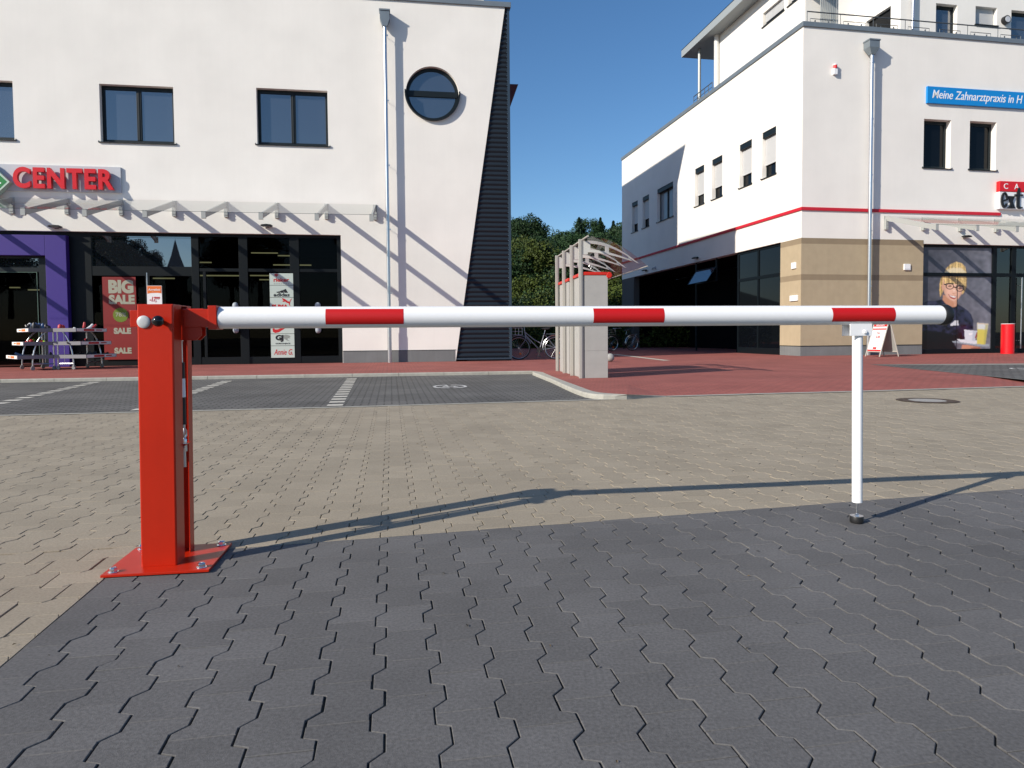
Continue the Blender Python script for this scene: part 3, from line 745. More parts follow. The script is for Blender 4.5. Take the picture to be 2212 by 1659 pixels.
# plinth
m_ = MB(); pz = au(860, 757.5)[1]
m_.box(stR+.01, 3.50, -.004, .02, .0, pz); m_.build("plinth", plinth, bA)
m_ = MB(); m_.box(stR+.005, 3.52, -.012, .0, pz, pz+.015); m_.build("plinth_flashing", anth, bA)
# downpipe with hopper
def downpipe(root, x, ztop, hz0, hz1, hw, yoff, zb=0., r=.055, hd=.26):
    m_ = MB(); m_.tube([(x, yoff, hz0+.01), (x, yoff, 1.05+zb)], r, 20); m_.tube([(x, yoff, 1.08+zb), (x, yoff, zb-.0)], r*1.18, 20)
    dp = m_.build("downpipe", steel, root, smooth=True)
    m_ = MB()
    a_, b_ = hw, r*1.3; zm = hz0+(hz1-hz0)*.45
    def rect(w_, z, yo=0.): return [(x-w_, -.015, z), (x+w_, -.015, z), (x+w_, -.015-hd*(w_/hw), z), (x-w_, -.015-hd*(w_/hw), z)]
    def loft(secs):
        vs = [p for s_ in secs for p in s_]; n = 4
        fs = [(i*n+j, i*n+(j+1) % n, (i+1)*n+(j+1) % n, (i+1)*n+j) for i in range(len(secs)-1) for j in range(n)]+[(3, 2, 1, 0), tuple(len(vs)-4+j for j in range(4))]
        m_.add(vs, fs)
    lowr = [(x-b_, yoff+b_, hz0), (x+b_, yoff+b_, hz0), (x+b_, yoff-b_, hz0), (x-b_, yoff-b_, hz0)]
    loft([lowr, rect(hw, zm), rect(hw, hz1-.05)]); m_.box(x-hw-.02, x+hw+.02, -.035-hd, -.01, hz1-.05, hz1)
    m_.build("hopper", zinc, dp, bevel=.004)
    z = hz0-.25
    while z > .4+zb:
        m_ = MB(); m_.tube([(x, yoff, z-.02), (x, yoff, z+.02)], r+.007, 20); m_.box(x+r, x+r+.035, yoff-.012, yoff+.012, z-.02, z+.02); m_.tube([(x+r+.01, yoff, z), (x+r+.02, 0, z)], .007, 8)
        m_.build("pipe_clamp", steel, dp, smooth=True); z -= 1.95
    return dp
YD = -.21
xp = au(841, 700, YD)[0]
downpipe(bA, xp, HA, au(826.5, 56, YD-.05)[1], au(826.5, 19, YD-.05)[1], .145, YD)

# shopfront of building A (plane y = .16)
YS = .16
def sx(px, py=640): return au(px, py, YS)[0]
def sz(py, px=500): return au(px, py, YS)[1]
zT, zTr0, zTr1, zB0 = stT, sz(597), sz(577), .22
m_ = MB()
cols = [(sx(142), sx(201)), (sx(416), sx(432)), (sx(518), sx(537)), (sx(628), sx(648)), (sx(730), stR)]
for a_, b_ in cols: m_.box(a_, b_, YS-.03, YS+.06, 0, zT-.0)
m_.box(-15, stR, YS-.035, YS+.065, zT-.09, zT); 
for i in range(4):
    a_, b_ = cols[i][1], cols[i+1][0]
    m_.box(a_, b_, YS-.02, YS+.05, 0, zB0)
    m_.box(a_, b_, YS-.02, YS+.05, (zTr0 if i == 0 else sz(587)), (zTr1 if i == 0 else sz(580)))
mx = sx(320); m_.box(mx-.06, mx+.06, YS-.02, YS+.05, zB0, zTr0); m_.box(sx(440), sx(446), YS-.02, YS+.05, zB0, sz(587))
m_.build("shopfront_frame", anthS, bA, bevel=.005)
mirror = mat("mirroring_window_pane", (.010, .012, .016), .01, spec=.5); mirror.node_tree.nodes["Principled BSDF"].inputs["IOR"].default_value = 3.2
for i in range(4):
    a_, b_ = cols[i][1], cols[i+1][0]
    zt0 = zTr1 if i == 0 else sz(580); zt1 = zTr0 if i == 0 else sz(587)
    m_ = MB(); y = YS+.02
    m_.add([(a_-.01, y, zt0-.01), (b_+.01, y, zt0-.01), (b_+.01, y, zT-.07), (a_-.01, y, zT-.07)], [(0,1,2,3)]); m_.build("shop_window", mirror if i == 0 else shopglass, bA, flat=True)
    m_ = MB(); m_.add([(a_-.01, y, zB0-.01), (b_+.01, y, zB0-.01), (b_+.01, y, zt1+.01), (a_-.01, y, zt1+.01)], [(0,1,2,3)]); m_.build("shop_window", shopglass, bA, flat=True)
# shop interior
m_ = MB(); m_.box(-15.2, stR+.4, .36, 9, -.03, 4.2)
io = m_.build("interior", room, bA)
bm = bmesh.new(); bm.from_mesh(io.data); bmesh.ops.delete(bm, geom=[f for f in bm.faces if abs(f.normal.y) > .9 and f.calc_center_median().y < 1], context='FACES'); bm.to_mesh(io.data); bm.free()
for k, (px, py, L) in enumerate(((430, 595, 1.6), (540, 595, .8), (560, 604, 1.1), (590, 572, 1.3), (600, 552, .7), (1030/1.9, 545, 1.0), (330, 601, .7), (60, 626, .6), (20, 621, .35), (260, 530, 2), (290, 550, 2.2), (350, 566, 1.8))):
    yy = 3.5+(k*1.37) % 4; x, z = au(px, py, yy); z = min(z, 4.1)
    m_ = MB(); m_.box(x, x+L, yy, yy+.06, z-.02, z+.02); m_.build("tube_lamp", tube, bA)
# purple portal
py0 = au(142, 640, -.08)[0]; 
m_ = MB(); pi = au(100.5, 640, -.08)[0]; ptop = au(60, 507, -.08)[1]; pit = au(60, 551.5, -.08)[1]; pxl = au(146, 640, -.08)[0]
m_.box(pi, pxl, -.08, YS-.04, 0, ptop); m_.box(pi-3.2, pi, -.08, YS-.04, pit, ptop); m_.box(pi-3.2-(pxl-pi), pi-3.2, -.08, YS-.04, 0, ptop)
m_.build("purple_portal", purple, bA, bevel=.01)
m_ = MB(); dz = au(60, 578, YS)[1]
m_.box(pi-.28, pi, YS-.03, YS+.05, 0, pit); m_.box(pi-3.2, pi-.28, YS-.03, YS+.05, dz-.12, dz); m_.box(pi-3.2, pi-.28, YS-.03, YS+.05, pit-.06, pit); m_.box(pi-1.75, pi-1.68, YS-.02, YS+.04, 0, dz-.12)
m_.build("door_frame", anth, bA)
m_ = MB(); m_.add([(pi-3.2, YS, dz), (pi-.28, YS, dz), (pi-.28, YS, pit-.05), (pi-3.2, YS, pit-.05)], [(0,1,2,3)]); m_.build("transom_pane", mirror, bA, flat=True)
m_ = MB(); m_.add([(pi-3.2, YS, 0), (pi-.28, YS, 0), (pi-.28, YS, dz-.1), (pi-3.2, YS, dz-.1)], [(0,1,2,3)]); m_.build("door_pane", shopglass, bA, flat=True)
m_ = MB(); m_.box(pi-.34, pi-.325, YS-.045, YS-.03, .05, dz-.13); m_.box(pi-3.2, pi-.34, YS-.045, YS-.03, dz-.145, dz-.13); m_.build("door_trim", mat("aged_green_trim", (.10, .16, .13), .5, metal=.5), bA)
# pill-shaped grey pull handles
for px in (508.5, 686.5):
    x, zt = au(px, 653, .02); zb = au(px, 720, .02)[1]; r = .085
    m_ = MB(); prof = [(.002, zb)]+[(r*math.sin(R(90*i/6)), zb+r*1.1*(1-math.cos(R(90*i/6)))) for i in range(1, 7)]+[(r*math.cos(R(90*i/6)), zt-r*1.1+r*1.1*math.sin(R(90*i/6))) for i in range(0, 6)]+[(.002, zt)]
    m_.lathe(prof, (x, -.0, 0), n=20); m_.box(x-.02, x+.02, .0, YS+.02, zb+.3, zb+.36); m_.box(x-.02, x+.02, .0, YS+.02, zt-.36, zt-.3)
    m_.build("door_handle", mat("grey_handle", (.34, .38, .43), .5), bA, smooth=True)

mat("glass_edge", (.02, .035, .035), .3)
def canopy(fac, root, xs_, d, zwT, zfT, blockB, finW, finF, gx0, gx1, gy0=.0):
    """glass canopy: fins at xs_, glass between gx0 and gx1"""
    for x in xs_:
        m_ = MB(); t_ = .045
        m_.prism([(-.02, zwT-finW), (-.02, zwT), (-d, zfT), (-d, zfT-finF)], x-t_/2, x+t_/2, 'x')
        m_.prism([(-d-.012, zfT+.03), (-d+.05, zfT+.03), (-d+.05, zfT-finF), (-d-.012, zfT-finF)], x-.055, x+.055, 'x')
        br_ = m_.build("canopy_fin", mat("grey_canopy_metal", (.36, .375, .365), .45), root)
        m_ = MB(); m_.box(x-.06, x+.06, -.02, -.002, zwT-blockB, zwT); m_.box(x-.05, x+.05, -.10, -.02, zwT-blockB, zwT-finW*.8)
        for zz_ in (.07, .17): m_.box(x-.05, x+.05, -.112, -.10, zwT-blockB+zz_-.012, zwT-blockB+zz_+.012)
        m_.build("wall_bracket", MATS["grey_canopy_metal"], br_)
    m_ = MB(); sl_ = (zwT-zfT)/d
    xs2 = sorted(xs_); edges = [gx0]+xs2+[gx1]
    for i in range(len(edges)-1):
        a_, b_ = edges[i]+.006, edges[i+1]-.006
        if b_-a_ < .05: continue
        m_ = MB(); yb, yf = -.05, -d-.01
        zb = zwT-.05*sl_+.012; zf = zfT+.012
        m_.add([(a_, yb, zb), (b_, yb, zb), (b_, yf, zf), (a_, yf, zf)], [(0,1,2,3)])
        m_.box(a_, b_, yf-.004, yf+.002, zf-.004, zf+.004, 1)
        m_.build("glass_panel", [glass, MATS["glass_edge"]], root, flat=True)
cA = thing("glass_canopy", A.P, A.ang, "long sloping glass canopy on grey fins above the dark shopfront with the red sale poster", "canopy")
xw1 = au(810, 440)[0]; xw0 = au(702.5, 440)[0]
dA = 2.4; zwT = au(500, 436)[1]; zfT = au(500, 459.5, -dA)[1]
xs_ = [xw1-i*(xw1-au(27, 434)[0])/7 for i in range(10)]
canopy(A, cA, xs_, dA, zwT, zfT, au(256, 434)[1]-au(256, 469)[1], .17, .16, xs_[-1]-.8, xw1-.0)

def walllamp(fac, x, z, y, side, label, group, L=.36):
    """slim dark bulkhead lamp on a wall; side=0 wall facing -y, 1 wall facing -x"""
    t = thing("wall_lamp", fac.P+(fac.e*x+fac.n*y+np.array([0, 0, z])), fac.ang+(R(90) if side else 0), label, "wall lamp", group)
    s = -1 if not side else 1
    m_ = MB(); m_.box(-.05, .05, *sorted((0, s*.05)), -.05, .06); m_.build("wall_plate", mat("lamp_grey_metal", (.16, .17, .18), .4), t)
    m_ = MB(); prof = [(-L/2, .0), (-L/2+.05, .035), (0, .05), (L/2-.05, .035), (L/2, 0.), (L/2-.06, -.03), (-L/2+.06, -.03)]
    m_.prism([(a_, b_*.9) for a_, b_ in prof], *sorted((s*.05, s*.20))); m_.build("lamp_body", rubber, t, bevel=.01)
    m_ = MB(); m_.box(-L/4, L/4, *sorted((s*.08, s*.17)), -.036, -.028); m_.build("lamp_glass", mat("lamp_glass_grey", (.5, .5, .48), .3), t)
    return t
walllamp(A, *au(123.5, 491), 0, 0, "slim dark wall lamp above the purple portal", "wall lamps on the facades")
walllamp(A, *au(577.6, 488.7), 0, 0, "slim dark wall lamp above the shop window with the column of logos", "wall lamps on the facades")

# CENTER sign
zs0 = au(150, 415)[1]; zs1 = au(150, 359)[1]; sxr = au(261, 390, -.06)[0]
sg = thing("shop_sign", A.P, A.ang, "pale grey sign panel with raised red CENTER letters and a green diamond", "sign")
m_ = MB(); m_.box(sxr-5.2, sxr, -.06, -.002, zs0, zs1); m_.box(sxr-5.2, sxr, -.062, -.058, zs0, zs0+.012); m_.build("sign_panel", greyp, sg, bevel=.004)
SL = -.23
a0 = au(27.5, 385, SL)[0]; a1 = au(245, 385, SL)[0]; b0 = au(140, 408, SL)[1]; b1 = au(140, 362.5, SL)[1]
fittext("CENTER", a0, a1, b0, b1, SL+.05, .05, redm, sg, "red_lettering", offset=.036, spacing=1.14)
dx, dzc = au(20.8, 392.6, -.26); hd = .62
m_ = MB(); m_.prism([(dx, dzc), (dx-hd, dzc+hd), (dx-2*hd, dzc), (dx-hd, dzc-hd)], -.26, -.06); dm = m_.build("green_diamond", mat("pale_green_rim", (.42, .55, .45), .5), sg)
m_ = MB(); h2 = hd-.07; cx = dx-hd; m_.prism([(cx+h2, dzc), (cx, dzc+h2), (cx-h2, dzc), (cx, dzc-h2)], -.264, -.261); m_.build("diamond_face", greenp, dm)
m_ = MB()
for ox, oz in ((-.34, .06), (-.44, -.06)): m_.prism([(dx+ox, dzc+oz), (dx+ox+.13, dzc+oz-.10), (dx+ox+.10, dzc+oz-.13), (dx+ox-.03, dzc+oz-.03)], -.267, -.265)
m_.build("white_strokes", whitep, dm)

# BIG SALE poster
def poster(name, fac, x0, x1, z0, z1, y, m, label, cat):
    t = thing(name, fac.P+fac.e*x0+fac.n*y+np.array([0, 0, z0]), fac.ang, label, cat)
    m_ = MB(); m_.box(0, x1-x0, -.004, .004, 0, z1-z0); m_.build("poster_sheet", m, t); return t
x0, z1 = au(220.5, 598, .10); x1 = au(294, 640, .10)[0]; z0 = max(.08, au(230, 777, .10)[1])
cream = mat("cream_lettering", (.36, .35, .27), .6)
sp = poster("sale_poster", A, x0, x1, z0, z1, .10, mat("deep_red_poster", (.22, .008, .008), .6), "dark red poster reading BIG SALE and SALE with a green 78% badge", "poster")
pw_, ph_ = x1-x0, z1-z0; Y_ = -.007
fittext("BIG", pw_*.18, pw_*.93, ph_*.80, ph_*.965, Y_, .001, cream, sp, "big_lettering", offset=.06)
fittext("SALE", pw_*.18, pw_*.96, ph_*.67, ph_*.785, Y_, .001, cream, sp, "sale_lettering", offset=.06)
fittext("SALE", pw_*.30, pw_*.82, ph_*.31, ph_*.385, Y_, .001, cream, sp, "sale_lettering", offset=.06)
fittext("SALE", pw_*.30, pw_*.82, ph_*.07, ph_*.145, Y_, .001, cream, sp, "sale_lettering", offset=.06)
m_ = MB(); pts = []; rr = pw_*.24
for i in range(48):
    t_ = 2*math.pi*i/48; q = rr*(1 if i % 2 else .9); pts.append((pw_*.52+q*math.cos(t_), ph_*.54+q*math.sin(t_)))
m_.prism(pts, -.007, -.0045); bd = m_.build("badge", mat("lime_badge", (.14, .20, .01), .6), sp)
fittext("78%", pw_*.37, pw_*.69, ph_*.52, ph_*.57, -.009, .001, cream, sp, "badge_number", offset=.02)

# column of logos
x0, z1 = au(582.3, 590, .15); x1 = au(635, 680, .15)[0]; z0 = au(600, 773, .15)[1]
pale = mat("pale_logo_tile", (.50, .58, .54), .5); ink = mat("black_logo_ink", (.008, .008, .01), .5); redink = mat("red_logo_ink", (.50, .012, .015), .5); greyink = mat("grey_logo_ink", (.25, .28, .26), .6)
lc = thing("logo_column", A.P+A.e*x0+A.n*.125+np.array([0, 0, z0]), A.ang, "upright white strip of seven brand logo tiles in the shop window", "poster")
W_ = x1-x0; H_ = z1-z0; th = H_/7
for i in range(7):
    m_ = MB(); m_.box(0, W_, -.004, .004, i*th+.006, (i+1)*th-.006); m_.build("logo_tile", pale, lc)
Y_ = -.0065
def lz(i, f): return (6-i)*th+th*f
fittext("rieker", W_*.17, W_*.83, lz(0, .28), lz(0, .62), Y_, .0008, redink, lc, "logo_lettering", offset=.03)
m_ = MB(); cx, cz = W_*.29, lz(0, .78); r_ = th*.17
for a_ in (90, 30, 150, 60, 120): m_.prism([(cx, cz-r_*.6), (cx+r_*math.cos(R(a_-12)), cz+r_*math.sin(R(a_-12))), (cx+r_*1.15*math.cos(R(a_)), cz+r_*1.15*math.sin(R(a_))), (cx+r_*math.cos(R(a_+12)), cz+r_*math.sin(R(a_+12)))], -.0068, -.005)
m_.build("flower_emblem", redink, lc)
m_ = MB()
for k in range(9): m_.box(W_*(.19+.075*k), W_*(.21+.075*k), -.0065, -.005, lz(0, .08), lz(0, .2))
m_.build("small_print", greyink, lc)
m_ = MB()
for k, h in enumerate((.22, .40, .60)):
    bx_ = W_*(.30+.165*k); bw_ = W_*.13; zb = lz(1, .38); s_ = h*th*.55
    m_.prism([(bx_+bw_*.0, zb), (bx_+bw_*1.1, zb), (bx_+bw_*1.1-s_*.55, zb+s_), (bx_-s_*.55+bw_*.1, zb+s_*.62)], -.0065, -.005)
m_.build("three_bar_emblem", ink, lc)
fittext("adidas", W_*.16, W_*.84, lz(1, .07), lz(1, .36), Y_, .0008, ink, lc, "logo_lettering", offset=.03)
fittext("PUMA", W_*.08, W_*.76, lz(2, .10), lz(2, .42), Y_, .0008, redink, lc, "logo_lettering", offset=.05)
m_ = MB(); cat = [(.50, .88), (.53, .94), (.60, .90), (.66, .84), (.76, .68), (.84, .66), (.88, .84), (.94, .93), (.90, .80), (.85, .58), (.84, .40), (.87, .26), (.82, .34), (.78, .52), (.70, .56), (.64, .66), (.58, .62), (.50, .70), (.57, .72), (.55, .80)]
m_.prism([(W_*a_, lz(2, b_)) for a_, b_ in cat], -.0065, -.005); m_.build("leaping_cat_emblem", redink, lc)
fittext("NIKE", W_*.22, W_*.60, lz(4, .55), lz(4, .78), Y_, .0008, redink, lc, "logo_lettering", offset=.04, spacing=.9)
m_ = MB(); sw = [(.08, .35), (.12, .60), (.20, .72), (.15, .45), (.18, .36), (.30, .36), (.90, .80), (.34, .12), (.18, .06), (.10, .16)]
m_.prism([(W_*a_, lz(4, b_)) for a_, b_ in sw], -.0065, -.005); m_.build("swoosh_emblem", redink, lc)
fittext("GJ", W_*.20, W_*.54, lz(5, .32), lz(5, .90), Y_, .0008, ink, lc, "logo_lettering", offset=.06, spacing=.9)
fittext("GORDONJACK", W_*.20, W_*.84, lz(5, .10), lz(5, .24), Y_, .0008, ink, lc, "logo_lettering", offset=.03)
m_ = MB(); pn = [(.54, .88), (.66, .92), (.80, .84), (.84, .74), (.78, .70), (.84, .62), (.72, .62), (.70, .54), (.80, .38), (.66, .46), (.56, .60)]
m_.prism([(W_*a_, lz(5, b_)) for a_, b_ in pn], -.0065, -.005); m_.build("panther_emblem", greyink, lc)
fittext("Annie G.", W_*.12, W_*.92, lz(6, .25), lz(6, .72), Y_, .0008, redink, lc, "logo_lettering", offset=.01, shear=.3)

#@@BUILDING_B
bB = thing("medical_centre_building", B.P, B.ang, "white corner building with tan ground floor, red string line and roof terrace", "building")
def fu(px, py, off=0.):
    x, z = B.uv(px, py, off); return x, z-ZP
def su(px, py, off=0.):
    y, z = B.sv(px, py, off); return y, z-ZP
HB = 11.38; LB = 18.42; TK = .35
Z8 = Z(2300, 400, 2.212); Z6 = Z(3000, 0, 2.011); Z7 = Z(3000, 780, 2.011)
sw_ = []
for (xl_, xr_, zt, zb, kind) in ((503, 555, 885, 1155, 's'), (597, 655, 832, 1118, 's'), (727, 868, 718, 1020, 'w'), (1062, 1143, 570, 912, 's'), (1212, 1304, 483, 845, 's'), (1455, 1565, 342, 738, 's'), (1655, 1780, 229, 648, 's')):
    yb_, _ = su(*Z8(xl_, 800)); ya, zt_ = su(*Z8(xr_, zt)); _, zb_ = su(*Z8(xr_, zb)); sw_.append([ya, yb_, zb_, zt_, kind])
# even out heights of equal windows
zt_ = sum(s[3] for s in sw_)/7; zb_ = sum(s[2] for s in sw_)/7
for s in sw_:
    s[2], s[3] = zb_, zt_
wl = MB(); wl.box(0, TK, 0, LB, 0, HB); cuts = []
for s in sw_:
    k = MB(); k.box(-.2, .6, s[0], s[1], s[2], s[3]); cuts.append(k)
gy0 = su(1685.5, 640)[0]; gy1 = LB+.2; GZ = (su(1686, 528)[1]+su(1370, 595)[1])/2
ym = su(1588, 640)[0]
k = MB(); k.box(-.2, .6, gy0, gy1, -.4, GZ); cuts.append(k)
boolcut(wl, cuts, "side_wall", stucco2, bB)
for s in sw_:
    y0, y1, z0, z1, kd_ = s
    wn = window(bB, y0, y1, z0, z1, .17, mull=(1 if kd_ == 'w' else 0), fw=.07, pm=(mat("curtained_pane", (.25, .27, .29), .1) if kd_ == 'w' else panedark), axis='x')
    m_ = MB(); hb = (z1-z0)*.125; m_.box(.02, .17, y0+.003, y1-.003, z1-hb, z1-.002); m_.build("shutter_box", anth, wn)
    if kd_ == 's':
        m_ = MB(); zs_ = z0+(z1-z0)*.30; n_s = 22
        for i in range(n_s):
            za = zs_+(z1-hb-zs_)*i/n_s; zb__ = zs_+(z1-hb-zs_)*(i+1)/n_s; m_.box(.125-.006*0, .14, y0+.02, y1-.02, za+.004, zb__-.002); 
        m_.box(.13, .15, y0+.02, y1-.02, zs_, z1-hb); m_.box(.115, .15, y0+.02, y1-.02, zs_-.035, zs_)
        m_.build("roller_shutter", shutter, wn)
# front wall
ff = []
for (xl_, xr_, zt, zb) in ((1400, 1615, 955, 1352), (1770, 1980, 972, 1368)):
    xa, z1_ = fu(*Z6(xl_, zt)); xb = fu(*Z6(xr_+3, zt+10))[0]; z0_ = fu(*Z6(xl_, zb-5))[1]; ff.append((xa, xb, z0_, z1_))
stx = fu(1994.5, 560)[0]; stz = fu(1994.5, 526.5)[1]
wl = MB(); wl.box(TK, 26, 0, TK, 0, HB); cuts = []
for a_, b_, c_, d_ in ff+[(12.5, 13.6, ff[0][2], ff[0][3])]:
    k = MB(); k.box(a_, b_, -.2, .6, c_, d_); cuts.append(k)
k = MB(); k.box(stx, 22, -.2, .6, -.4, stz); cuts.append(k)
boolcut(wl, cuts, "front_wall", stucco2, bB)
for a_, b_, c_, d_ in ff:
    wn = window(bB, a_, b_, c_, d_, .22, mull=0, fw=.09, pm=panedark)
    m_ = MB(); m_.add([(b_-.35, .30, c_+.1), (b_-.22, .27, c_+.1), (b_-.10, .32, c_+.1), (b_-.35, .30, d_-.1), (b_-.22, .27, d_-.1), (b_-.10, .32, d_-.1)], [(0,1,4,3), (1,2,5,4)])
    m_.build("curtain", mat("cream_curtain", (.3, .3, .24), .9), wn, flat=True)
m_ = MB(); m_.box(TK+.01, 25.9, TK+.3, 18.6, HB-.45, HB-.25); m_.build("roof_terrace", plinth, bB)
m_ = MB(); m_.box(25.7, 26, TK, 18.7, 0, HB); m_.box(3.6, 26, 18.4, 18.7, 0, HB); m_.build("rear_wall", stucco2, bB)
# parapet coping
m_ = MB(); m_.box(-.05, TK+.05, -.05, LB+.04, HB+.001, HB+.17); m_.box(TK+.05, 26.04, -.05, TK+.05, HB+.001, HB+.17); m_.build("coping", zinc, bB, bevel=.01)
# tan ground floor skin with darker bands, plinth
def hz(py): return CH+(718.3-py)/F*24.3-ZP
zp_, zt1, zt2, zt3, zt4 = hz(747), hz(606.5), hz(594.4), hz(529.5), hz(517.1)
tanv = MB(); e = .012
def skin(mb, z0_, z1_, e, mi):
    mb.box(-e, stx-.01, -e, .0, z0_, z1_, mi); mb.box(-e, 0, 0, gy0-.01, z0_, z1_, mi)
m_ = MB(); skin(m_, zp_, zt1, e, 0); skin(m_, zt2, zt3, e, 0); m_.build("tan_render", tan, bB)
m_ = MB(); skin(m_, zt1, zt2, e-.002, 0); skin(m_, zt3, zt4, e-.002, 0); m_.build("dark_tan_band", tand, bB)
m_ = MB(); skin(m_, 0, zp_-.02, .006, 0); m_.build("plinth", plinth, bB)
m_ = MB(); m_.box(-e-.01, 0, -.0, gy0, zp_-.02, zp_-.001); m_.box(-e-.01, stx-.01, -e-.01, -.0, zp_-.02, zp_-.001); m_.build("plinth_flashing", anth, bB)
# red string line
rx = fu(*Z7(2010, 165))[0]; rz0, rz1 = 5.16-ZP, 5.27-ZP
m_ = MB(); m_.box(-.045, rx, -.045, .0, rz0, rz1); m_.box(-.045, 0, 0, LB, rz0, rz1); m_.build("red_string_course", redline, bB, bevel=.004)
# side ground floor: flush glazing then an open arcade
m_ = MB(); yA, yB = gy0, ym; fx = .10
zz1 = su(1684, 589, fx)[1]; zz0 = su(1684, 596, fx)[1]
ymid = su(1637, 640, fx)[0]
for a_, b_ in ((yA, yA+.08), (ymid-.05, ymid+.05), (yB-.10, yB)): m_.box(fx, fx+.07, a_, b_, 0, GZ)
m_.box(fx-.005, fx+.065, yA+.08, yB-.1, zz0, zz1); m_.box(fx-.005, fx+.065, yA+.08, yB-.1, 0, .24); m_.box(fx-.005, fx+.065, yA+.08, yB-.1, GZ-.1, GZ)
m_.build("shopfront_frame", anthS, bB)
m_ = MB(); m_.add([(fx+.03, yA, .1), (fx+.03, yB, .1), (fx+.03, yB, GZ), (fx+.03, yA, GZ)], [(0,1,2,3)]); m_.build("shop_window", panedark, bB, flat=True)
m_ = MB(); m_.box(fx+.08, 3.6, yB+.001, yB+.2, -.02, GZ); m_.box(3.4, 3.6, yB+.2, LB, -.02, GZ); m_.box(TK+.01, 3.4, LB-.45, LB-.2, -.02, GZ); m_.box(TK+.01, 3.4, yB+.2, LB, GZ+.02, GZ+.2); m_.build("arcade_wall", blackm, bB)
m_ = MB(); ya, yb_ = su(1369, 700)[0], LB
m_.box(.0, .35, ya, yb_, 0, GZ); m_.build("arcade_pillar", mat("grey_brown_render", (.10, .095, .09), .9, bump=.3), bB)
# tilted awning window in the arcade opening, catching the sky
aw0 = su(1545, 600, .12)[0]; aw1 = su(1503, 600, .12)[0]; az1 = su(1545, 577, .12)[1]; az0 = su(1545, 607, .12)[1]
m_ = MB(); tlt = .42
m_.add([(.14-tlt, aw1, az0-.03), (.14-tlt, aw0, az0), (.14, aw0, az1), (.14, aw1, az1)], [(0,1,2,3)])
sky_p = mat("sky_mirroring_pane", (.02, .03, .05), .02); sky_p.node_tree.nodes["Principled BSDF"].inputs["IOR"].default_value = 3.4
aw = m_.build("awning_window", sky_p, bB, flat=True)
m_ = MB(); m_.tube([(.14-tlt, aw1, az0-.03), (.14-tlt, aw0, az0)], .02, 6); m_.tube([(.14, aw1, az1), (.14, aw0, az1)], .02, 6); m_.tube([(.14-tlt, aw1, az0-.03), (.14, aw1, az1)], .02, 6); m_.tube([(.14-tlt, aw0, az0), (.14, aw0, az1)], .02, 6); m_.build("window_frame", anth, aw)
m_ = MB(); m_.box(.14, .20, aw0, aw1, az0, az0+.05); m_.box(.14, .20, aw1, aw1+.06, 0, GZ); m_.box(.14, .20, aw0-.06, aw0, az0, GZ); m_.build("window_post", anth, bB)
# café shopfront on the front (y = .14)
YF = .14
def qx(px, py=620): return fu(px, py, YF)[0]
def q7(x, y=600): return fu(*Z7(x, y), YF)[0]
def q7z(y, x=1700): return fu(*Z7(x, y), YF)[1]
m_ = MB(); zt_b, zt_a = q7z(655), q7z(627); zb_b = q7z(1238)
xA, xB, xC, xD, xE = stx, q7(1948), q7(1980), q7(2100), q7(2135)
m_.box(stx, stx+.05, YF-.03, YF+.06, 0, stz); m_.box(xB, xC, YF-.03, YF+.06, 0, stz); m_.box(xD, xE, YF-.03, YF+.06, 0, stz); m_.box(xE+1.5, xE+1.62, YF-.03, YF+.06, 0, stz); m_.box(21.9, 22, YF-.03, YF+.06, 0, stz)
for a_, b_ in ((stx+.05, xB), (xC, xD), (xE, xE+1.5), (xE+1.62, 21.9)):
    m_.box(a_, b_, YF-.025, YF+.05, zt_b, zt_a); m_.box(a_, b_, YF-.025, YF+.05, 0, zb_b); m_.box(a_, b_, YF-.025, YF+.05, stz-.09, stz)
m_.build("shopfront_frame", anthS, bB, bevel=.004)
refl = glassmat("reflecting_shop_glass", (.25, .27, .28), 1.9)
for a_, b_ in ((xC, xD), (xE, xE+1.5), (xE+1.62, 21.9)):
    for z0_, z1_ in ((zb_b, zt_b), (zt_a, stz-.09)):
        m_ = MB(); m_.add([(a_, YF+.02, z0_), (b_, YF+.02, z0_), (b_, YF+.02, z1_), (a_, YF+.02, z1_)], [(0,1,2,3)]); m_.build("shop_window", refl, bB, flat=True)
m_ = MB(); m_.box(stx+.0, 22, .60, 6, -.01, stz); m_.box(stx, xB, YF+.09, .59, 0, stz); m_.build("interior", room, bB)
m_ = MB(); hx_ = q7(2170); hz0_, hz1_ = q7z(1240), q7z(660); m_.tube([(hx_, YF-.10, hz0_), (hx_, YF-.10, hz1_)], .022, 12); m_.tube([(hx_, YF-.1, hz0_+.3), (hx_, YF, hz0_+.3)], .012, 8); m_.tube([(hx_, YF-.1, hz1_-.3), (hx_, YF, hz1_-.3)], .012, 8)
m_.build("door_handle", steel, bB, smooth=True)
# downpipe
YD = -.20
xp = fu(*Z7(958, 700), YD)[0]
downpipe(bB, xp, HB, fu(*Z6(980, 437), YD-.05)[1], fu(*Z6(980, 318), YD-.05)[1], .20, YD, r=.062, hd=.32)
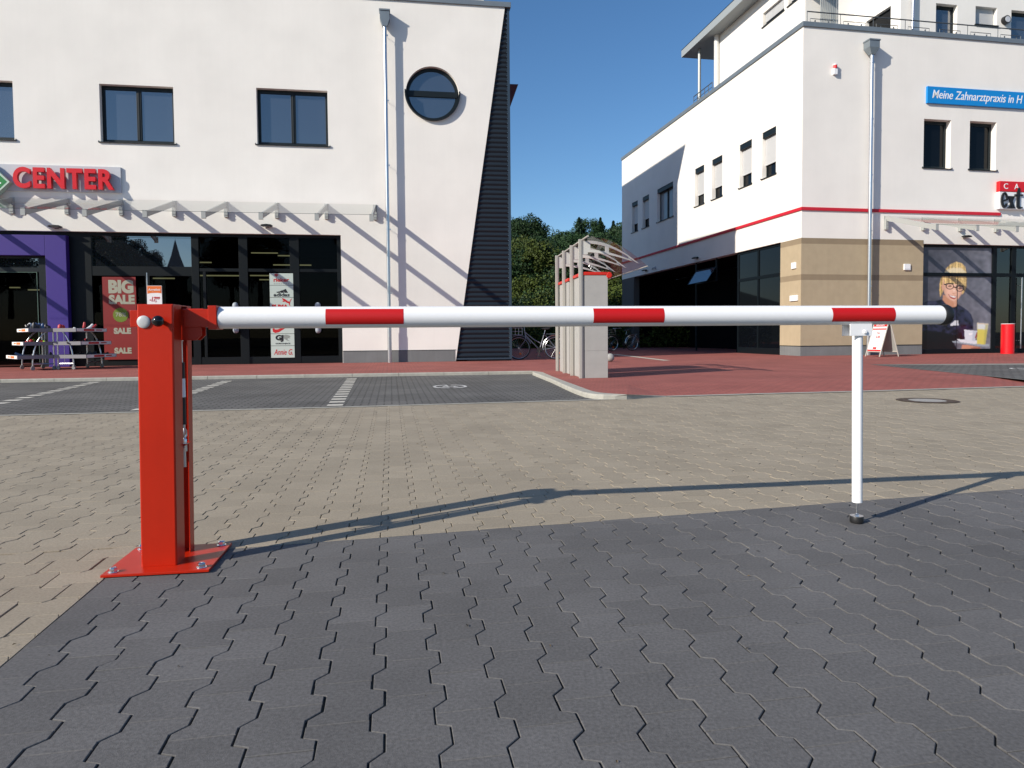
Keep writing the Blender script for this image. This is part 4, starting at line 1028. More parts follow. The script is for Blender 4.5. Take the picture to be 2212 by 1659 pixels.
# ---- penthouse
s1 = .66
RZ = 14.3-ZP
yfar = su(1554, 90.6, s1)[0]
m_ = MB(); m_.box(s1, s1+.9, .9, yfar, HB-.3, RZ); 
ph1 = None
px2 = fu(1945, 60, 3.3)[0]
wl = MB(); wl.box(s1, s1+1.2, .9, yfar, HB-.3, RZ)
wins = []
zW1 = su(1693, 21, s1); 
wy0 = su(*Z(2650, 0, 3.16)(1538, 100), s1)[0]; wy1 = su(*Z(2650, 0, 3.16)(1270, 200), s1)[0]
wz0 = su(*Z(2650, 0, 3.16)(1538, 128), s1)[1]; wz1 = su(*Z(2650, 0, 3.16)(1270, 172), s1)[1]
k = MB(); k.box(s1-.2, s1+.6, wy0, wy1, wz0, wz1)
k2 = MB(); vy = su(*Z(2650, 0, 3.16)(1590, 90), s1)[0]; k2.box(s1-.2, s1+.6, vy-2.0, vy, su(*Z(2650, 0, 3.16)(1590, 82), s1)[1], wz1)
boolcut(wl, [k, k2], "penthouse_wall", stucco2, bB)
wnz = su(*Z(2650, 0, 3.16)(1590, 82), s1)[1]
for a_, b_, c_, d_ in ((wy0, wy1, wz0, wz1), (vy-2.0, vy, wnz, wz1)):
    m_ = MB(); m_.box(s1+.15, s1+.2, a_, b_, c_, d_); wn = m_.build("window", anth, bB)
    m_ = MB()
    n_s = 14; zs_ = c_+(d_-c_)*.3
    for i in range(n_s): m_.box(s1+.10, s1+.13, a_+.05, b_-.03, zs_+(d_-zs_)*i/n_s+.006, zs_+(d_-zs_)*(i+1)/n_s)
    m_.build("roller_shutter", shutter, wn)
    m_ = MB(); m_.box(s1-.05, s1+.15, a_-.04, b_+.05, c_-.03, c_); m_.build("sill", anth, wn)
# second, wider block of the penthouse, set back from the front
yb2 = 3.3; RZ2 = RZ+1.6; wl = MB(); wl.box(px2, 24, yb2, 9.4, HB-.3, RZ2)
pf = []
for (xl_, xr_, zt, zb) in ((1497, 1668, 25, 420), (1815, 1988, 48, 195), (2103, 2300, 80, 420)):
    a_, zt__ = fu(*Z6(xl_, zt), yb2); b_ = fu(*Z6(xr_, zt+14), yb2)[0]; c_ = fu(*Z6(xl_, zb), yb2)[1]; pf.append((a_, b_, max(c_, HB-.2), zt__))
cuts = []
for a_, b_, c_, d_ in pf: k = MB(); k.box(a_, b_, yb2-.2, yb2+.5, c_, d_); cuts.append(k)
sy0 = su(*Z6(1133, 60), px2)[0]; sy1 = sy0+1.5; szt = su(*Z6(1133, 45), px2)[1]
k = MB(); k.box(px2-.2, px2+.5, sy0, sy1, HB-.2, szt); cuts.append(k)
boolcut(wl, cuts, "penthouse_wall", stucco2, bB)
for i, (a_, b_, c_, d_) in enumerate(pf):
    if i == 1:
        m_ = MB(); m_.box(a_+.02, b_-.02, yb2+.20, yb2+.25, c_, d_); wn = m_.build("window", anth, bB)
        m_ = MB()
        for q in range(16): m_.box(a_+.03, b_-.03, yb2+.16, yb2+.19, c_+(d_-c_)*q/16+.008, c_+(d_-c_)*(q+1)/16)
        m_.build("roller_shutter", shutter, wn); m_ = MB(); m_.box(a_-.04, b_+.05, yb2-.06, yb2+.16, c_-.04, c_); m_.build("sill", anth, wn)
    else:
        m_ = MB(); m_.box(a_, a_+.08, yb2+.2, yb2+.27, c_, d_); m_.box(b_-.08, b_, yb2+.2, yb2+.27, c_, d_); m_.box(a_+.08, b_-.08, yb2+.2, yb2+.27, d_-.12, d_); wn = m_.build("terrace_door", anth, bB)
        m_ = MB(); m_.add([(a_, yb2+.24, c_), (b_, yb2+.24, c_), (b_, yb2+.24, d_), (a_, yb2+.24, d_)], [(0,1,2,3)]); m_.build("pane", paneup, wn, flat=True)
m_ = MB(); m_.box(px2+.15, px2+.2, sy0, sy1, HB-.2, szt); m_.build("window", panedark, bB)
m_ = MB(); cx, cz = fu(*Z6(2066, 158), yb2-.12); m_.lathe([(.17, yb2-.001), (.17, yb2-.16), (.13, yb2-.17)], (cx, 0, cz), 'y', 24); vo = m_.build("vent_cowl", rubber, bB, smooth=True)
m_ = MB(); m_.lathe([(.125, yb2-.171), (.12, yb2-.18)], (cx, 0, cz), 'y', 24); m_.build("vent_lid", greyp, vo, smooth=True)
xp = fu(*Z6(1310, 100), yb2-.15)[0]; m_ = MB(); m_.tube([(xp, yb2-.15, HB-.2), (xp, yb2-.15, RZ2)], .055, 16); m_.build("downpipe", steel, bB, smooth=True)
# wall linking the two blocks at the back of the terrace
m_ = MB(); m_.box(1.87, px2-.002, 6.1, 6.45, HB-.3, RZ2); m_.build('penthouse_wall', stucco2, bB)
# flat roof
ex, ey = .02, su(1471, 133, 0)[0]
m_ = MB()
rp = [(ex, .85), (1.95, .85), (1.95, 6.46), (px2-.01, 6.46), (px2-.01, ey), (ex, ey)]
m_.prism(rp, RZ, RZ+.32, 'z'); m_.prism(rp, RZ+.321, RZ+.36, 'z', 1)
rf = m_.build("flat_roof", [mat("roof_fascia", (.30, .33, .34), .6), anth], bB)
m_ = MB(); m_.box(px2-.1, 24.1, yb2-.1, 9.5, RZ2+.001, RZ2+.3); m_.build('flat_roof', MATS['roof_fascia'], bB)
# columns at the roof corner
ZA = Z(2650, 0, 3.16)
c1 = su(*ZA(685, 700), .55); c2 = su(*ZA(466, 1000), .45)
m_ = MB(); m_.tube([(.55, c1[0], HB-.3), (.55, c1[0], RZ)], .12, 20); m_.build("roof_column", mat("pale_column", (.62, .62, .60), .4), bB, smooth=True)
m_ = MB(); m_.tube([(.45, c2[0], HB-.3), (.45, c2[0], RZ)], .07, 16); m_.build("roof_column", alu, bB, smooth=True)
# terrace railings
m_ = MB(); rh = HB+.55
def railing(mb, p0, p1, zt, zlow):
    p0 = np.array(p0, float); p1 = np.array(p1, float); L = np.linalg.norm(p1-p0); d = (p1-p0)/L
    mb.tube([(*p0, zt), (*p1, zt)], .022, 8)
    n = max(2, int(L/1.25))
    for i in range(n+1):
        q = p0+d*L*i/n; mb.tube([(*q, HB+.16), (*q, zt)], .006 if 0 else .010, 6)
        q2 = q+d*.12; q3 = q+d*min(1.0, L-.1)
        if i < n:
            mb.tube([(*q2, HB+.16), (*q2, zlow), (*q3, zlow), (*q3, HB+.16)], .012, 6)
            for f_ in (.2, .8):
                c_ = q2+(q3-q2)*f_; mb.tube([(*(c_), HB+.17), (*(c_+np.array([.05, .05])), zlow-.03)], .022, 6)
railing(m_, (.42, .42), (24, .42), fu(*Z6(1350, 168), .42)[1], HB+.50)
m_.build("terrace_railing", mat("dark_steel_rail", (.10, .11, .12), .45, metal=.4), bB)
m_ = MB(); ra = su(*ZA(630, 1040), .2)[0]; rb_ = su(*ZA(395, 1225), .2)[0]; zra = su(*ZA(630, 1040), .2)[1]
m_.tube([(.2, ra, zra), (.2, rb_, zra)], .02, 6); m_.tube([(.2, ra, zra-.2), (.2, rb_, zra-.2)], .014, 6)
for i in range(6):
    y = ra+(rb_-ra)*i/5; m_.tube([(.2, y, HB+.16), (.2, y, zra)], .014, 6)
m_.build("terrace_railing", MATS["dark_steel_rail"], bB)
# balcony privacy screen of upright slats
m_ = MB(); sxs, _ = fu(*Z6(565, 100), .6); sxe, _ = fu(*Z6(700, 100), .6)
for i in range(11):
    x = sxs+(sxe-sxs)*i/10; m_.box(x-.014, x+.014, .55, .59, HB+.02, RZ-.2)
m_.box(sxs-.05, sxe+.05, 0.56, 0.58, HB+.25, HB+.3); m_.box(sxs-.05, sxe+.05, 0.56, 0.58, RZ-.6, RZ-.55)
m_.build("slatted_screen", alu, bB)

# canopy on building B
cB = thing("glass_canopy", B.P, B.ang, "shorter sloping glass canopy above the cafe window poster of the tan corner building", "canopy")
dB = 2.35; xw = [fu(*Z7(x, 220))[0] for x in (1088, 1390, 1684, 1972)]
sp_ = (xw[3]-xw[0])/3; xs_ = [xw[0]+i*sp_ for i in range(8)]
zwB = fu(*Z7(1080, 168))[1]; zfB = fu(*Z7(1525, 240), -dB)[1]
canopy(B, cB, xs_, dB, zwB, zfB, zwB-fu(*Z7(1080, 280))[1], .17, .17, xs_[0], xs_[-1]+.5)
walllamp(B, *fu(*Z7(1722, 338)), 0, 0, "slim dark wall lamp above the cafe window with the waitress poster", "wall lamps on the facades")
ly, lz_ = su(*Z8(1085, 1398)); walllamp(B, 0, lz_, ly, 1, "slim dark wall lamp on the shaded side wall nearest the tilted window", "wall lamps on the facades", L=.5)
ly, lz_ = su(*Z8(632, 1508)); walllamp(B, 0, lz_, ly, 1, "slim dark wall lamp at the far end of the shaded side wall", "wall lamps on the facades", L=.5)
ly, lz_ = su(*Z8(714, 1484)); t = thing("security_camera", B.P+B.n*ly+np.array([0, 0, lz_]), B.ang, "small grey camera between the two lamps on the shaded side wall", "camera")
m_ = MB(); m_.box(-.04, 0, -.06, .06, -.08, .08); m_.build("mount", greyp, t); m_ = MB(); m_.tube([(-.05, 0, -.02), (-.20, .0, -.06)], .055, 14); m_.build("camera_body", steel, t, smooth=True)
# blue sign
z0 = fu(*Z6(1430, 834))[1]; z1 = fu(*Z6(1430, 699))[1]; x0 = fu(*Z6(1428, 760), -.08)[0]; x1 = x0+6.2
bsn = thing("blue_sign", B.P+B.e*x0+np.array([0, 0, z0]), B.ang, "bright blue sign board with white slanted German dental practice lettering", "sign")
m_ = MB(); m_.box(0, x1-x0, -.08, -.002, 0, z1-z0); m_.build("sign_board", bluep, bsn, bevel=.005)
tx0 = fu(*Z6(1467, 760), -.08)[0]-x0; tx1 = fu(*Z6(2192, 830), -.08)[0]-x0; hh = z1-z0
fittext("Meine Zahnarztpraxis in H", tx0, tx1, hh*.14, hh*.80, -.083, .003, whitep, bsn, "white_lettering", shear=.25, offset=.004)
# cafe sign
x0, z1 = fu(*Z6(2012, 1455), -.15); z0 = fu(*Z7(2008, 110), -.15)[1]; zm = fu(*Z6(2012, 1540), -.15)[1]
cs = thing("cafe_sign", B.P+B.e*x0+np.array([0, 0, z0]), B.ang, "cafe sign box, red band with white letters over a white panel with tall black letters", "sign")
m_ = MB(); m_.box(0, 3.4, -.14, -.002, 0, zm-z0); m_.build("white_box", whitep, cs, bevel=.01)
m_ = MB(); m_.box(-.02, 3.42, -.16, -.002, zm-z0, z1-z0); m_.build("red_box", redm, cs, bevel=.02)
def cx6(x, y, off): return fu(*Z6(x, y), off)[0]-x0
ch_ = (z1-zm)
fittext("C", cx6(2043, 1493, -.165), cx6(2076, 1493, -.165), zm-z0+ch_*.25, zm-z0+ch_*.78, -.165, .004, whitep, cs, "white_letter", offset=.004)
fittext("A", cx6(2128, 1493, -.165), cx6(2163, 1493, -.165), zm-z0+ch_*.25, zm-z0+ch_*.78, -.165, .004, whitep, cs, "white_letter", offset=.004)
hb = zm-z0
def letter(parts, nm="black_letter"):
    m_ = MB()
    for k, pl in enumerate(parts): m_.prism([(cx6(a_, 1600, -.2), hb*b_) for a_, b_ in pl], -.20-.0015*k, -.15)
    m_.build(nm, ink, cs)
def arc6(cx_, cz_, rx_, rz_, a0, a1, n=14): return [(cx_+rx_*math.cos(R(a0+(a1-a0)*i/n)), cz_+rz_*math.sin(R(a0+(a1-a0)*i/n))) for i in range(n+1)]
letter([arc6(2052, .50, 27, .46, 0, 335)+arc6(2054, .52, 14, .36, 325, 0), [(2032, .46), (2076, .60), (2078, .50), (2032, .38)]])
letter([[(2084, .72), (2106, .72), (2132, .06), (2110, .06)], [(2122, .72), (2130, .72), (2096, .06), (2087, .06)], [(2080, .74), (2108, .74), (2108, .69), (2080, .69)], [(2114, .74), (2134, .74), (2134, .69), (2114, .69)], [(2080, .09), (2102, .09), (2102, .04), (2080, .04)], [(2106, .09), (2136, .09), (2136, .04), (2106, .04)]])
letter([[(2152, .95), (2160, 1.24), (2172, 1.24), (2172, .16), (2182, .10), (2196, .14), (2196, .08), (2180, .02), (2164, .03), (2152, .12)], [(2134, .86), (2200, .86), (2200, .78), (2134, .78)]])
# alarm beacon
x, z = fu(*Z6(677, 560)); t = thing("alarm_beacon", B.P+B.e*x+np.array([0, 0, z]), B.ang, "small white and red alarm beacon high on the front wall beside the downpipe", "alarm")
m_ = MB(); m_.box(-.075, .075, -.10, -.002, -.19, .02); m_.prism([(-.075, .02), (.075, .02), (.055, -.0)], -.1, -.05); m_.build("alarm_housing", whitep, t, bevel=.02)
m_ = MB(); m_.tube([(0, -.06, .02), (0, -.06, .13)], .062, 20); m_.build("red_lens", redm, t, smooth=True)
m_ = MB(); m_.tube([(0, -.06, .13), (0, -.06, .155)], .068, 20); m_.build("lens_cap", whitep, t, smooth=True)
# small wall boxes
def wbox(loc_f, rz, wd_, hg, lab, slot=False):
    t = thing("wall_box", loc_f, rz, lab, "wall box")
    m_ = MB(); m_.box(-wd_/2, wd_/2, -.05, -.002, -hg/2, hg/2); m_.build("box_cover", whitep, t, bevel=.006)
    if slot: m_ = MB(); m_.box(-wd_*.4, wd_*.4, -.054, -.05, -hg*.36, -hg*.28); m_.build("box_slot", greyp, t)
    return t
x, z = fu(*Z7(1259, 580), -e); wbox(B.P+B.e*x-B.n*e+np.array([0, 0, z]), B.ang, .26, .22, "white box on the tan front wall between downpipe and cafe window", True)
def sbox(px, py, wd_, hg, lab):
    y, z = su(*Z7(px, py), -e); return wbox(B.P+B.n*y-B.e*e+np.array([0, 0, z]), B.ang-R(90), wd_, hg, lab)
sbox(357, 568, .26, .22, "upper white box on the narrow tan side wall above the lower dark band")
sbox(358, 830, .46, .20, "lower white box with a small lock on the narrow tan side wall")

# poster of the waitress filling the cafe window
ZW = Z(3600, 950, 3.016)
def pz(x, y): return fu(*ZW(x, y), YF+.01)
pts_fr = []
wp = thing("window_poster", B.P+B.e*(stx+.05)+B.n*(YF+.02)+np.array([0, 0, zb_b]), B.ang, "large window poster of a smiling blonde waitress with glasses carrying a tray", "poster")
ox, oz = stx+.05, zb_b
# the printed picture: a fine grid whose vertices carry the print's colours
GX = np.arange(262, 1106, 5.); GY = np.arange(88, 1352, 5.); gx_, gy_ = np.meshgrid(GX, GY)
def inside(pts):
    m = np.zeros(gx_.shape, bool); n = len(pts)
    for i in range(n):
        (xa, ya), (xb, yb) = pts[i], pts[(i+1) % n]
        if ya == yb: continue
        c = ((ya > gy_) != (yb > gy_)) & (gx_ < (xb-xa)*(gy_-ya)/(yb-ya)+xa); m ^= c
    return m
def blur(m, k):
    m = m.astype(float)
    for _ in range(k):
        p = np.pad(m, 1, mode='edge'); m = (p[:-2, 1:-1]+p[2:, 1:-1]+p[1:-1, :-2]+p[1:-1, 2:]+2*m)/6
    return m
img = np.zeros(gx_.shape+(3,)); fx_ = (gx_-262)/840; fy_ = (gy_-88)/1260
img[:] = (.075, .075, .10); img += (np.clip(fx_*.9+fy_*.35-.25, 0, 1)[..., None])*np.array([.13, .13, .15])
nz = blur(rng.normal(size=gx_.shape), 30); nz /= nz.std(); img *= (1+.10*nz)[..., None]
def paint(pts, col, k=2, a=1.):
    global img
    m = (blur(inside(pts), k)*a)[..., None]; img = img*(1-m)+np.array(col)*m
fold = blur(rng.normal(size=gx_.shape), 18); fold /= fold.std()
body = [(262, 795), (330, 768), (420, 765), (480, 752), (520, 745), (600, 830), (690, 800), (760, 840), (820, 885), (860, 930), (885, 1000), (882, 1110), (790, 1120), (780, 1240), (640, 1255), (690, 1350), (262, 1350)]
mb_ = blur(inside(body), 2)[..., None]; img = img*(1-mb_)+mb_*(np.array([.016, .017, .042])*(1+.45*np.clip(fold, -1.5, 2))[..., None])
paint([(262, 1125), (480, 1135), (640, 1172), (735, 1150), (780, 1250), (640, 1255), (690, 1350), (262, 1350)], (.004, .004, .007), 6)
paint([(330, 770), (420, 768), (450, 785), (380, 815), (290, 830)], (.045, .045, .09), 8, .8); paint([(800, 870), (850, 930), (870, 1010), (830, 990), (770, 910)], (.04, .045, .10), 8, .8)
strand = blur(np.repeat(rng.normal(size=(1, gx_.shape[1])), gx_.shape[0], 0)+.7*rng.normal(size=gx_.shape), 2); strand /= strand.std()
def hair(pts, c0=(.66, .44, .17), k=2, amt=.28):
    global img
    m = blur(inside(pts), k)[..., None]; img = img*(1-m)+m*(np.array(c0)*(1+amt*np.clip(strand, -2, 2))[..., None])
hair([(476, 640), (480, 560), (500, 480), (540, 430), (640, 400), (760, 420), (803, 470), (806, 600), (775, 660), (750, 690), (720, 600), (560, 560), (530, 620), (505, 690), (487, 718)])
face = [(522, 500), (560, 470), (720, 480), (762, 540), (764, 620), (745, 680), (716, 724), (690, 752), (650, 764), (605, 752), (560, 715), (535, 670), (522, 600)]
paint([(520, 690), (560, 700), (680, 740), (690, 800), (682, 828), (640, 842), (590, 828), (545, 790), (516, 752)], (.58, .28, .17), 3)
paint([(640, 760), (690, 745), (686, 800), (680, 826), (650, 838), (655, 800)], (.66, .36, .24), 3)
m = blur(inside(face), 2)[..., None]; sh_ = np.clip(1.08-.55*np.abs((gx_-635)/150)**2-.12*(gy_-600)/150, .45, 1.15)[..., None]; img = img*(1-m)+m*(np.array([.80, .47, .34])*sh_)
for (x_, y_, r_, a_, c_) in ((592, 660, 34, .7, (.92, .55, .42)), (712, 665, 24, .45, (.80, .45, .34)), (655, 640, 14, .8, (.98, .72, .58)), (640, 742, 22, .5, (.95, .62, .48)), (650, 530, 50, .4, (.95, .66, .50))):
    g_ = (np.exp(-((gx_-x_)**2+(gy_-y_)**2)/r_**2)*a_)[..., None]; img = img*(1-g_)+np.array(c_)*g_
paint([(636, 668), (652, 676), (668, 672), (666, 680), (650, 684), (634, 676)], (.45, .18, .11), 1, .8)
paint([(580, 680), (600, 692), (640, 704), (684, 706), (678, 730), (660, 744), (630, 742), (602, 722)], (.42, .08, .07), 1)
paint([(590, 690), (615, 700), (640, 707), (680, 710), (674, 722), (650, 726), (616, 714)], (.88, .86, .82), 1)
paint([(500, 575), (512, 565), (524, 590), (522, 640), (508, 630)], (.70, .36, .26), 1)
hair([(532, 535), (530, 450), (560, 375), (610, 322), (680, 292), (742, 308), (787, 350), (806, 425), (806, 520), (790, 590), (765, 588), (740, 575), (700, 572), (660, 560), (620, 566), (585, 548), (548, 560)], (.72, .50, .21))
paint([(545, 420), (575, 385), (640, 362), (740, 368), (790, 410), (795, 428), (540, 428)], (.90, .78, .55), 5, .75)
paint([(560, 500), (575, 480), (600, 520), (590, 548)], (.42, .27, .10), 3, .6); paint([(700, 520), (730, 500), (750, 560), (720, 572)], (.45, .29, .11), 3, .6)
for cx_, cy_ in ((603, 588), (724, 615)):
    g_ = (((gx_-cx_)/42)**2+((gy_-cy_)/33)**2); paint([(cx_-26, cy_+2), (cx_-8, cy_-12), (cx_+12, cy_-12), (cx_+26, cy_), (cx_+8, cy_+9), (cx_-10, cy_+9)], (.14, .06, .04), 1, .9)
    ringm = np.exp(-((np.sqrt(g_)-1.05)/.13)**2)[..., None]; img = img*(1-ringm)+np.array([.006, .005, .008])*ringm
    ub = np.exp(-(((gy_-(cy_-30))/7)**2))*(np.abs(gx_-cx_) < 48); img = img*(1-ub[..., None])+np.array([.006, .005, .008])*ub[..., None]
paint([(645, 590), (688, 600), (688, 612), (645, 602)], (.006, .005, .008), 0); paint([(530, 556), (562, 566), (560, 580), (530, 568)], (.006, .005, .008), 0)
paint([(612, 1045), (665, 1000), (705, 998), (708, 1058), (612, 1065)], (.68, .70, .74), 1)
paint([(740, 1345), (752, 1298), (830, 1298), (960, 1322), (985, 1348)], (.62, .30, .20), 2); paint([(860, 1330), (960, 1322), (985, 1348), (850, 1348)], (.30, .11, .08), 3)
paint([(628, 1250), (700, 1246), (1082, 1288), (1082, 1316), (960, 1312), (640, 1264)], (.34, .40, .46), 1)
paint([(685, 1225), (960, 1245), (975, 1268), (900, 1286), (730, 1262)], (.74, .78, .84), 1)
paint([(776, 1110), (935, 1128), (905, 1250), (785, 1236)], (.72, .77, .84), 1); paint([(880, 1122), (935, 1128), (905, 1250), (870, 1246)], (.50, .56, .66), 3, .8); paint([(830, 1158), (880, 1156), (870, 1172), (838, 1176)], (.98, .98, 1), 2); paint([(930, 1130), (938, 1180), (910, 1225), (906, 1205)], (.30, .06, .05), 1)
paint([(936, 1032), (1064, 1042), (1030, 1292), (930, 1285)], (.70, .62, .13), 2); paint([(936, 1032), (1064, 1042), (1054, 1110), (934, 1105)], (.72, .76, .74), 5); paint([(1030, 1045), (1064, 1042), (1030, 1290), (1012, 1288)], (.45, .42, .12), 4, .7); paint([(936, 1032), (1064, 1042), (1063, 1052), (936, 1042)], (.70, .55, .45), 1)
img = np.clip(img, 0, 1)
nyg, nxg = gx_.shape; vs = [(pz(x, y)[0]-ox, -.004, pz(x, y)[1]-oz) for y in GY for x in GX]
fs = [(j_*nxg+i_, j_*nxg+i_+1, (j_+1)*nxg+i_+1, (j_+1)*nxg+i_) for j_ in range(nyg-1) for i_ in range(nxg-1)]
me = bpy.data.meshes.new("poster_print"); me.from_pydata(vs, [], fs); me.update()
ca = me.color_attributes.new("print", 'FLOAT_COLOR', 'POINT'); ca.data.foreach_set("color", np.concatenate([img.reshape(-1, 3), np.ones((nyg*nxg, 1))], 1).astype(np.float32).ravel())
pm = bpy.data.materials.new("printed_film"); pm.use_nodes = True; t_ = pm.node_tree; b_ = t_.nodes["Principled BSDF"]; b_.inputs["Roughness"].default_value = .22; b_.inputs["Specular IOR Level"].default_value = .45
at_ = t_.nodes.new("ShaderNodeAttribute"); at_.attribute_name = "print"; t_.links.new(at_.outputs["Color"], b_.inputs["Base Color"]); me.materials.append(pm)
o = bpy.data.objects.new("poster_print", me); COL.objects.link(o); o.parent = wp
m_ = MB(); m_.box(0, xB-ox, 0, .004, 0, stz-.09-oz, 0); m_.build("poster_sheet", mat("poster_edge", (.09, .09, .11), .4), wp)
m_ = MB(); sxm = pz(688, 700)[0]-ox; m_.box(sxm-.008, sxm+.008, -.016, -.0145, 0, zt_b-oz); m_.build("sheet_seam", ink, wp)

#@@PROPS
# red bin
p = onz(2176, 764, ZP); t = thing("litter_bin", p, 0, "bright red cylindrical bin beside the cafe door", "bin")
dpt = p[1]; rb2 = .20; hbn = (764-700.0)/F*dpt
m_ = MB(); m_.tube([(0, 0, 0), (0, 0, hbn)], rb2*1.05, 32, cap=True); m_.build("bin_body", redm, t, smooth=True)
m_ = MB(); m_.lathe([(rb2*1.07, hbn-.001), (rb2*1.08, hbn+.01), (rb2*1.0, hbn+.016), (rb2*.8, hbn+.012)], n=32); m_.build("bin_rim", whitep, t, smooth=True)
# sandwich board
p = onz(1905, 770, ZP); t = thing("sandwich_board", p, R(-76), "folding pavement board with red and white cafe prices beside the tan wall", "sign board")
hB_ = 1.18
wood = mat("weathered_aluminium", (.42, .40, .36), .6)
for s, nm in ((-1, "front_panel"), (1, "rear_panel")):
    m_ = MB(); lean = .36; wd_ = .62
    P = lambda x, k: (x, s*(.02+lean*(1-k)), hB_*k)
    for xx in (-wd_/2, wd_/2):
        m_.tube([P(xx, 0), P(xx, 1)], .019, 8)
    m_.tube([P(-wd_/2, 1), P(wd_/2, 1)], .019, 8); m_.tube([P(-wd_/2, .14), P(wd_/2, .14)], .019, 8)
    fr_ = m_.build(nm, wood, t)
    m_ = MB(); a_, b_ = .14, .99; e_ = .006*s
    m_.add([P(-wd_/2, a_), P(wd_/2, a_), P(wd_/2, b_), P(-wd_/2, b_)], [(0,1,2,3)]); m_.build("board_sheet", whitep if s < 0 else mat("grey_board_back", (.30, .31, .30), .7), fr_, flat=True)
    if s < 0:
        def strip(k0_, k1_, x0_, x1_, m, nm2):
            mm_ = MB(); off = np.array([0, -.006, .0])
            mm_.add([np.array(P(x0_, k0_))+off, np.array(P(x1_, k0_))+off, np.array(P(x1_, k1_))+off, np.array(P(x0_, k1_))+off], [(0,1,2,3)]); return mm_.build(nm2, m, fr_, flat=True)
        strip(.15, .20, -.29, .29, redink, "red_band"); strip(.76, .80, -.29, .29, redink, "red_band"); strip(.85, .97, -.29, .29, redink, "red_band")
        for kk in (.72, .64, .47, .43, .36, .32): strip(kk-.006, kk+.006, -.22, .22, greyink, "print_line")
        rotx = R(90)-math.atan2(.36, hB_)
        def tx(body, size, x_, k_, m): 
            q = np.array(P(x_, k_))+np.array([0, -.010, 0]); textmesh(body, size, .0006, m, fr_, "board_lettering", q, offset=.002, align='CENTER', rot=(rotx, 0, 0))
        tx("LECKER!", .10, 0, .88, whitep); tx("5,05", .12, .02, .53, redink); tx("Tasse", .06, 0, .66, redink)
        strip(.215, .27, -.08, .08, redink, "emblem")
# trolley shelter
q4 = onz(1258, 817, ZP); q1 = onz(1206.7, 801.4, ZP)
sd = (q1-q4); Ls = np.linalg.norm(sd); ang = math.atan2(sd[1], sd[0])-R(90)
sh = thing("trolley_shelter", q4, ang, "open shelter with grey block walls, red caps, four posts and a curved glass roof", "shelter")
SF = Fac(q4, math.degrees(ang))
pale_al = mat("pale_metal_post", (.43, .415, .38), .5, metal=.1)
pale_wh = mat("pale_white_metal", (.56, .56, .53), .45)
block = mat("light_grey_board", (.36, .355, .34), .75, noise=.04, nscale=6)
hp = 2.58
for i in range(4):
    y = Ls*i/3; h_ = hp+.02
    m_ = MB(); m_.box(-.06, -.012, y-.03, y+.03, 0, h_); m_.box(-.012, .012, y-.02, y+.02, 0, h_-.02); po = m_.build("post", pale_al, sh)
    m_ = MB(); m_.box(.012, .11, y-.012, y+.012, h_-.28, h_-.03); m_.build("post_gusset", pale_wh, po)
    # curved truss arm
    m_ = MB(); Lx = .98; Nn = 16
    top_ = lambda s_: h_-.02 - .43*s_**1.9
    bot_ = lambda s_: (h_-.24) - .21*s_**1.7 - .0*s_
    def arm(mb, s0, s1, f0, f1):
        for k in range(Nn):
            a_, b_ = s0+(s1-s0)*k/Nn, s0+(s1-s0)*(k+1)/Nn
            za0, za1 = bot_(a_)+(top_(a_)-bot_(a_))*f0, bot_(a_)+(top_(a_)-bot_(a_))*f1
            zb0, zb1 = bot_(b_)+(top_(b_)-bot_(b_))*f0, bot_(b_)+(top_(b_)-bot_(b_))*f1
            mb.prism([(.11+a_*Lx, za0), (.11+b_*Lx, zb0), (.11+b_*Lx, zb1), (.11+a_*Lx, za1)], y-.012, y+.012)
    arm(m_, 0, .80, .74, 1); arm(m_, 0, .80, 0, .24); arm(m_, .80, 1, 0, 1); arm(m_, 0, .05, .24, .74); arm(m_, .34, .41, .24, .74)
    m_.build("roof_arm", pale_wh, sh)
m_ = MB(); vs = []; Nn = 20
for k in range(Nn+1):
    s_ = k/Nn*1.12; x = .02+s_*.98; z = hp+.015-.43*max(0, s_)**1.9
    vs += [(x, -.45, z), (x, Ls+.35, z)]
m_.add(vs, [(2*i, 2*i+1, 2*i+3, 2*i+2) for i in range(Nn)]); m_.build("curved_roof", tglass, sh, flat=True, smooth=False)
m_ = MB(); m_.tube([(.02, -.45, hp+.02), (.02, Ls+.35, hp+.02)], .016, 8); m_.tube([vs[-2], vs[-1]], .010, 6); m_.build("roof_edge_rail", pale_al, sh)
# walls: two blocks with red caps
xb0 = SF.uv(1263, 700)[0]; xb1 = SF.uv(1313, 700)[0]; hb_ = 1.93
for (y0, y1, h_) in ((.0, 1.02, hb_), (1.42, Ls-.05, hb_)):
    wt = MB()
    wt.box(.02, xb0, y0+.02, y1-.02, 0, h_); wt.box(xb0, xb1, y0, y1, 0, .505); wt.box(xb0, xb1, y0, y1, .512, h_); wt.box(xb0+.004, xb1-.004, y0+.004, y1-.004, .5, .52)
    bk = wt.build("block_wall", block, sh, bevel=.003)
    m_ = MB(); m_.box(-.008, xb1+.0, y0-.01, y1+.01, h_+.001, h_+.065); m_.lathe([(.055, y0-.012), (.062, y0+.01), (.062, y1-.01), (.055, y1+.012)], (xb1+.03, 0, h_+.004), 'y', 20); m_.build("red_cap", mat("red_cap_metal", (.55, .02, .008), .4), bk, smooth=True, bevel=.012)
